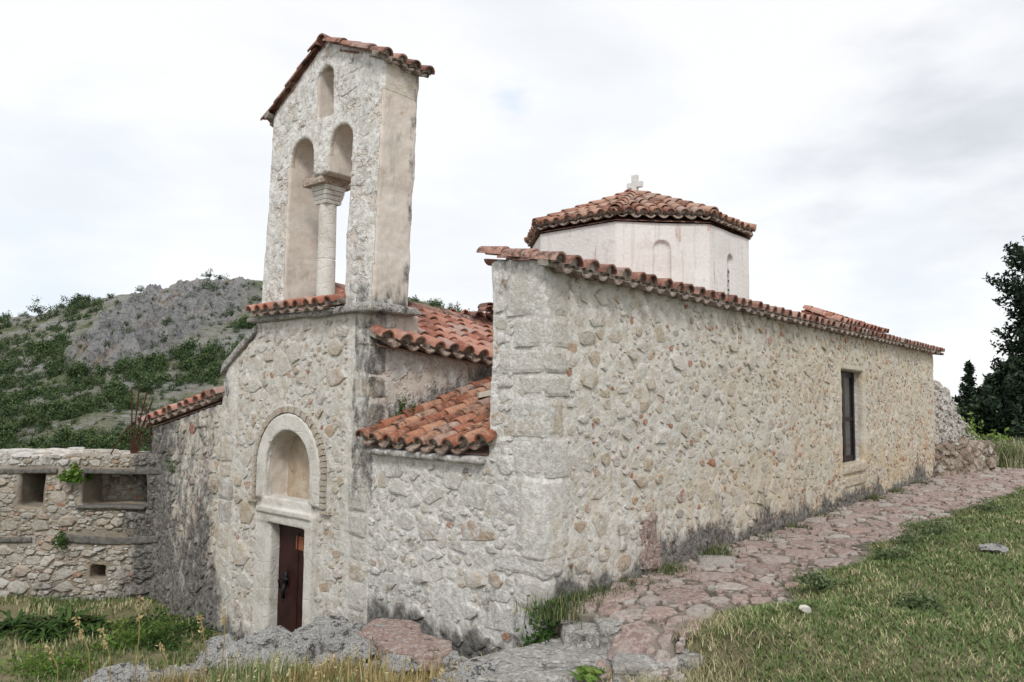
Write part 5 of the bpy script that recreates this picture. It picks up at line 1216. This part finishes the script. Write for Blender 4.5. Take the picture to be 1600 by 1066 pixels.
while len(cand) < 3400 and tries < 60000:
    tries += 1
    a = r3.uniform(-60, 790) if r3.rand() < .93 else r3.uniform(1440, 1650)
    ia = int(np.argmin(np.abs(pxa-a))); top_ = np.interp(a, hx, hy); yy = r3.uniform(top_-2, 735)
    col_ = PYH[ia, :int(nr*.68)]; it = int(np.argmin(np.abs(col_-yy)))
    if abs(col_[it]-yy) > 6: continue
    X_, Y_, Z_ = hz_at(ia, it); t = tt[it]
    dn = float(fbm(X_*.035, Y_*.035, Z_*.22, 111, 3))*.35+float(fbm(X_*.1, Y_*.1, Z_*.6, 115, 2))*.65
    thr = .46
    if a > 230 and yy < 590: thr = .52
    if a < 150: thr = .405
    if a > 600: thr = .35
    if cr[ia, it] > .3: thr = .66
    tiny = dn < thr and r3.rand() < .55
    if dn < thr and not tiny: continue
    s = r3.uniform(.45, 1.0)**1.8*1.75*min(1., r_[ia, it]/130)*(r3.uniform(.3, .62) if tiny else .95)
    cand.append((s*1.0/r_[ia, it], X_, Y_, Z_, s, r3.randint(6), r3.uniform(0, 6.28), a, t))
# skyline trees placed as in the photo
cand.sort(key=lambda c_: -c_[0])
GS = 'dark green shrubs dotted over the rocky hillside'
for c_ in cand[:290]:
    o = bpy.data.objects.new('hill_shrub', vmesh[c_[5]]); COL.objects.link(o); o.location = (c_[1], c_[2], c_[3]-.25*c_[4]); s = c_[4]*1.25; o.scale = (s*1.1, s*1.1, s*1.25); o.rotation_euler = (0, 0, c_[6])
    tag(o, 'rounded dark green shrub on the rocky hillside', 'shrub', GS)
Vs = []; Qs = []; Ts = []; b0 = 0
for c_ in cand[290:]:
    V, q, t_ = variants[c_[5]]; s = c_[4]; ca, sa = math.cos(c_[6]), math.sin(c_[6]); sel = slice(0, 300*4)
    W = V[sel]*s*1.2; W = np.stack([W[:, 0]*ca-W[:, 1]*sa, W[:, 0]*sa+W[:, 1]*ca, W[:, 2]*1.35], -1)+np.array([c_[1], c_[2], c_[3]-.25*s])
    Vs.append(W); Qs.append(q[:300]+b0); Ts.append(t_[sel]); b0 += len(W)
tag(link('hillside_shrubs', np_mesh('s', np.concatenate(Vs), [np.concatenate(Qs)], False, {'tint': np.concatenate(Ts)}), MSHRUB), kind='stuff')
for i, (a, s, lb) in enumerate([(57, 2.0, 'spreading dark pine standing up on the left skyline of the hill'), (112, 1.9, 'tallest rounded tree on the hill skyline right of the pine'), (128, 1.6, 'rounded tree touching the tallest one on the hill skyline'), (212, 1.1, 'small lone tree on the skyline left of the crag'), (165, 1.0, 'small shrub on the skyline between the trees and the crag'), (322, 1.3, 'dark shrub on top of the limestone crag'), (338, 1.2, 'second dark shrub on top of the crag, to its right'), (90, 1.1, 'small tree on the skyline left of the tallest tree')]):
    ia = int(np.argmin(np.abs(pxa-a))); it = int(nr/1.5*.985); X_, Y_, Z_ = hz_at(ia, it)
    rt = empty('hill_tree', (X_, Y_, Z_-.4), lb, 'tree')
    V, q, t_ = shrub_mesh(300+i, 420); o = link('crown', np_mesh('c', V*np.array([s*1.3, s*1.3, s*1.15]), [q], False, {'tint': t_}), MSHRUB); o.parent = rt; o.location = (0, 0, s*.7)
    mb = MB(); mb.tube([(0, 0, -.3), (.05, 0, s*.6), (0, .05, s*1.3)], [.14, .11, .05], 6); o = mb.build('trunk', MBEAM); o.parent = rt

# ------------------------------------------------------------------ conifers on the right
MCON = mat_leaf('conifer_leaves', (.007, .015, .009), (.018, .034, .018), (.038, .062, .030), 0)
MBARK = mat_plain('bark', (.09, .07, .055), .9, .4, 8., bump=.03)
def conifer(px_, base_y, top_y, dep, prof, seed, label, nb, ln=9, lsz=.10, arch_=.5):
    base = atdep(px_, base_y, dep); top = atdep(px_, top_y, dep); Ht = top[2]-base[2]; r4 = np.random.RandomState(seed)
    rt = empty('conifer', tuple(base), label, 'tree'); mb = MB(); mb.tube([(0, 0, -.5), (.05, 0, Ht*.5), (0, 0, Ht*.96)], [Ht*.028, Ht*.018, .02], 8)
    o = mb.build('trunk', MBARK); o.parent = rt
    Cs = []; Ts_ = []
    for i in range(nb):
        h = r4.uniform(.0, .99)**.85; R = np.interp(h, [p_[0] for p_ in prof], [p_[1] for p_ in prof])*r4.uniform(.45, 1.12)
        q = r4.uniform(0, 2*math.pi); d = np.array([math.cos(q), math.sin(q), 0]); start = np.array([0, 0, h*Ht])
        m_ = int(6+ln*R*9); t = r4.uniform(.15, 1, m_)**.7
        P = start+d*(t*R)[:, None]+np.array([0, 0, 1])[None, :]*((arch_*t*R*.9+.25*t*t*R)[:, None])
        P += r4.normal(size=P.shape)*(.05+.10*R*(1.15-t))[:, None]
        Cs.append(P); Ts_.append(np.clip(r4.uniform(0, 1, m_)*.6+.4*t-.1+r4.uniform(-.2, .2), 0, 1))
    C = np.concatenate(Cs); V, q, tt_ = leaves(C, lsz, r4, np.concatenate(Ts_), .42); o = link('crown', np_mesh('crown', V, [q], False, {'tint': tt_}), MCON); o.parent = rt
    return rt
conifer(1668, 745, 378, 31., [(0, 2.3), (.12, 2.5), (.3, 2.4), (.45, 2.2), (.52, 1.9), (.6, 2.4), (.7, 2.4), (.75, 1.8), (.85, 1.9), (.9, 1.5), (1, .6)], 1, 'tall dark ragged cypress at the right edge of the picture', 300, 9, .11)
conifer(1518, 700, 566, 34., [(0, .55), (.3, .75), (.55, .42), (.8, .28), (1, .05)], 2, 'small dark pointed cypress standing left of the tall one', 120, 10, .10)
conifer(1558, 735, 588, 33., [(0, 1.35), (.3, 1.3), (.6, .85), (.85, .45), (1, .1)], 3, 'dense dark cypress between the small pointed one and the tall one', 260, 9, .12)
conifer(1598, 740, 560, 30., [(0, 1.6), (.3, 1.6), (.6, 1.2), (.85, .6), (1, .1)], 4, 'broad dark cypress in front of the tall one at the right edge', 300, 9, .12)
p = atdep(1527, 700, 27.); bush('bush', (p[0], p[1], 2.), (.9, .9, 1.7), 900, .09, rs, MLEAF2, 'bright green bush at the foot of the small pointed cypress', cat='bush')
p = atdep(1590, 742, 29.); bush('bush', (p[0], p[1], 2.), (1.2, 1.2, 1.2), 900, .08, rs, MLEAF, 'dark green bush behind the tall pale grass', cat='bush')

# ------------------------------------------------------------------ light and sky
SD = Vector((-.55, -.50, .78)).normalized()
sl = bpy.data.lights.new('sun', 'SUN'); sl.energy = 1.5; sl.angle = math.radians(14); sl.color = (1., .97, .92)
so = bpy.data.objects.new('sun', sl); COL.objects.link(so); so.rotation_euler = SD.to_track_quat('Z', 'Y').to_euler()
w = bpy.data.worlds.new('World'); scn.world = w; w.use_nodes = True; nt = w.node_tree; bg = nt.nodes['Background']
sky = nt.nodes.new('ShaderNodeTexSky'); sky.sky_type = 'NISHITA'; sky.sun_disc = False
sky.sun_elevation = math.asin(SD.z); sky.sun_rotation = math.atan2(SD.x, SD.y)
tc = nt.nodes.new('ShaderNodeTexCoord'); mp = nt.nodes.new('ShaderNodeMapping'); mp.inputs['Scale'].default_value = (1., 1., 2.6)
n1 = nt.nodes.new('ShaderNodeTexNoise'); n1.inputs['Scale'].default_value = 2.1; n1.inputs['Detail'].default_value = 6; n1.inputs['Roughness'].default_value = .52; n1.inputs['Distortion'].default_value = .4
L = nt.links.new; L(tc.outputs['Generated'], mp.inputs['Vector']); L(mp.outputs[0], n1.inputs['Vector'])
cr_ = nt.nodes.new('ShaderNodeValToRGB'); L(n1.outputs['Fac'], cr_.inputs[0])
e = cr_.color_ramp.elements; e[0].position = .34; e[0].color = (.90, .91, .925, 1); e[1].position = .50; e[1].color = (1, 1, 1, 1); e2 = e.new(.43); e2.color = (.955, .96, .97, 1)
def cloud_patch(prev, px, py, radius, col, n_amp=.5):
    d = ray(px, py); d = d/np.linalg.norm(d)
    vd = nt.nodes.new('ShaderNodeVectorMath'); vd.operation = 'DISTANCE'; L(tc.outputs['Generated'], vd.inputs[0]); vd.inputs[1].default_value = tuple(d)
    n2 = nt.nodes.new('ShaderNodeTexNoise'); n2.inputs['Scale'].default_value = 1.3/radius; n2.inputs['Detail'].default_value = 5; L(mp.outputs[0], n2.inputs['Vector'])
    ma = nt.nodes.new('ShaderNodeMath'); ma.operation = 'MULTIPLY_ADD'; L(n2.outputs['Fac'], ma.inputs[0]); ma.inputs[1].default_value = -radius*n_amp*4; L(vd.outputs['Value'], ma.inputs[2])
    mr_ = nt.nodes.new('ShaderNodeMapRange'); mr_.interpolation_type = 'SMOOTHSTEP'; L(ma.outputs[0], mr_.inputs[0]); mr_.inputs[1].default_value = -radius*(n_amp*2+.2); mr_.inputs[2].default_value = radius*(1.-n_amp*2); mr_.inputs[3].default_value = 1; mr_.inputs[4].default_value = 0
    mm = nt.nodes.new('ShaderNodeMix'); mm.data_type = 'RGBA'; L(mr_.outputs[0], mm.inputs[0]); L(prev, mm.inputs[6]); mm.inputs[7].default_value = tuple(col)+(1,); return mm.outputs[2]
sk = cr_.outputs[0]
sk = cloud_patch(sk, 1510, 235, .22, (.68, .70, .735)); sk = cloud_patch(sk, 1420, 420, .12, (.84, .87, .91)); sk = cloud_patch(sk, 60, 420, .20, (.80, .87, .95)); sk = cloud_patch(sk, 120, 300, .14, (.86, .89, .92)); sk = cloud_patch(sk, 800, 155, .035, (.80, .87, .95), .3)
sc_ = nt.nodes.new('ShaderNodeMix'); sc_.data_type = 'RGBA'; sc_.blend_type = 'MULTIPLY'; sc_.inputs[0].default_value = 1; L(sk, sc_.inputs[6]); sc_.inputs[7].default_value = (6.55, 6.57, 6.62, 1)
mx = nt.nodes.new('ShaderNodeMix'); mx.data_type = 'RGBA'; mx.inputs[0].default_value = .92; L(sky.outputs[0], mx.inputs[6]); L(sc_.outputs[2], mx.inputs[7])
L(mx.outputs[2], bg.inputs[0]); bg.inputs[1].default_value = .11
scn.view_settings.view_transform = 'Standard'; scn.view_settings.look = 'None'; scn.view_settings.exposure = 0.55; scn.view_settings.gamma = 1

scn.cycles.max_bounces = 4; scn.cycles.diffuse_bounces = 2; scn.cycles.glossy_bounces = 1; scn.cycles.transmission_bounces = 2
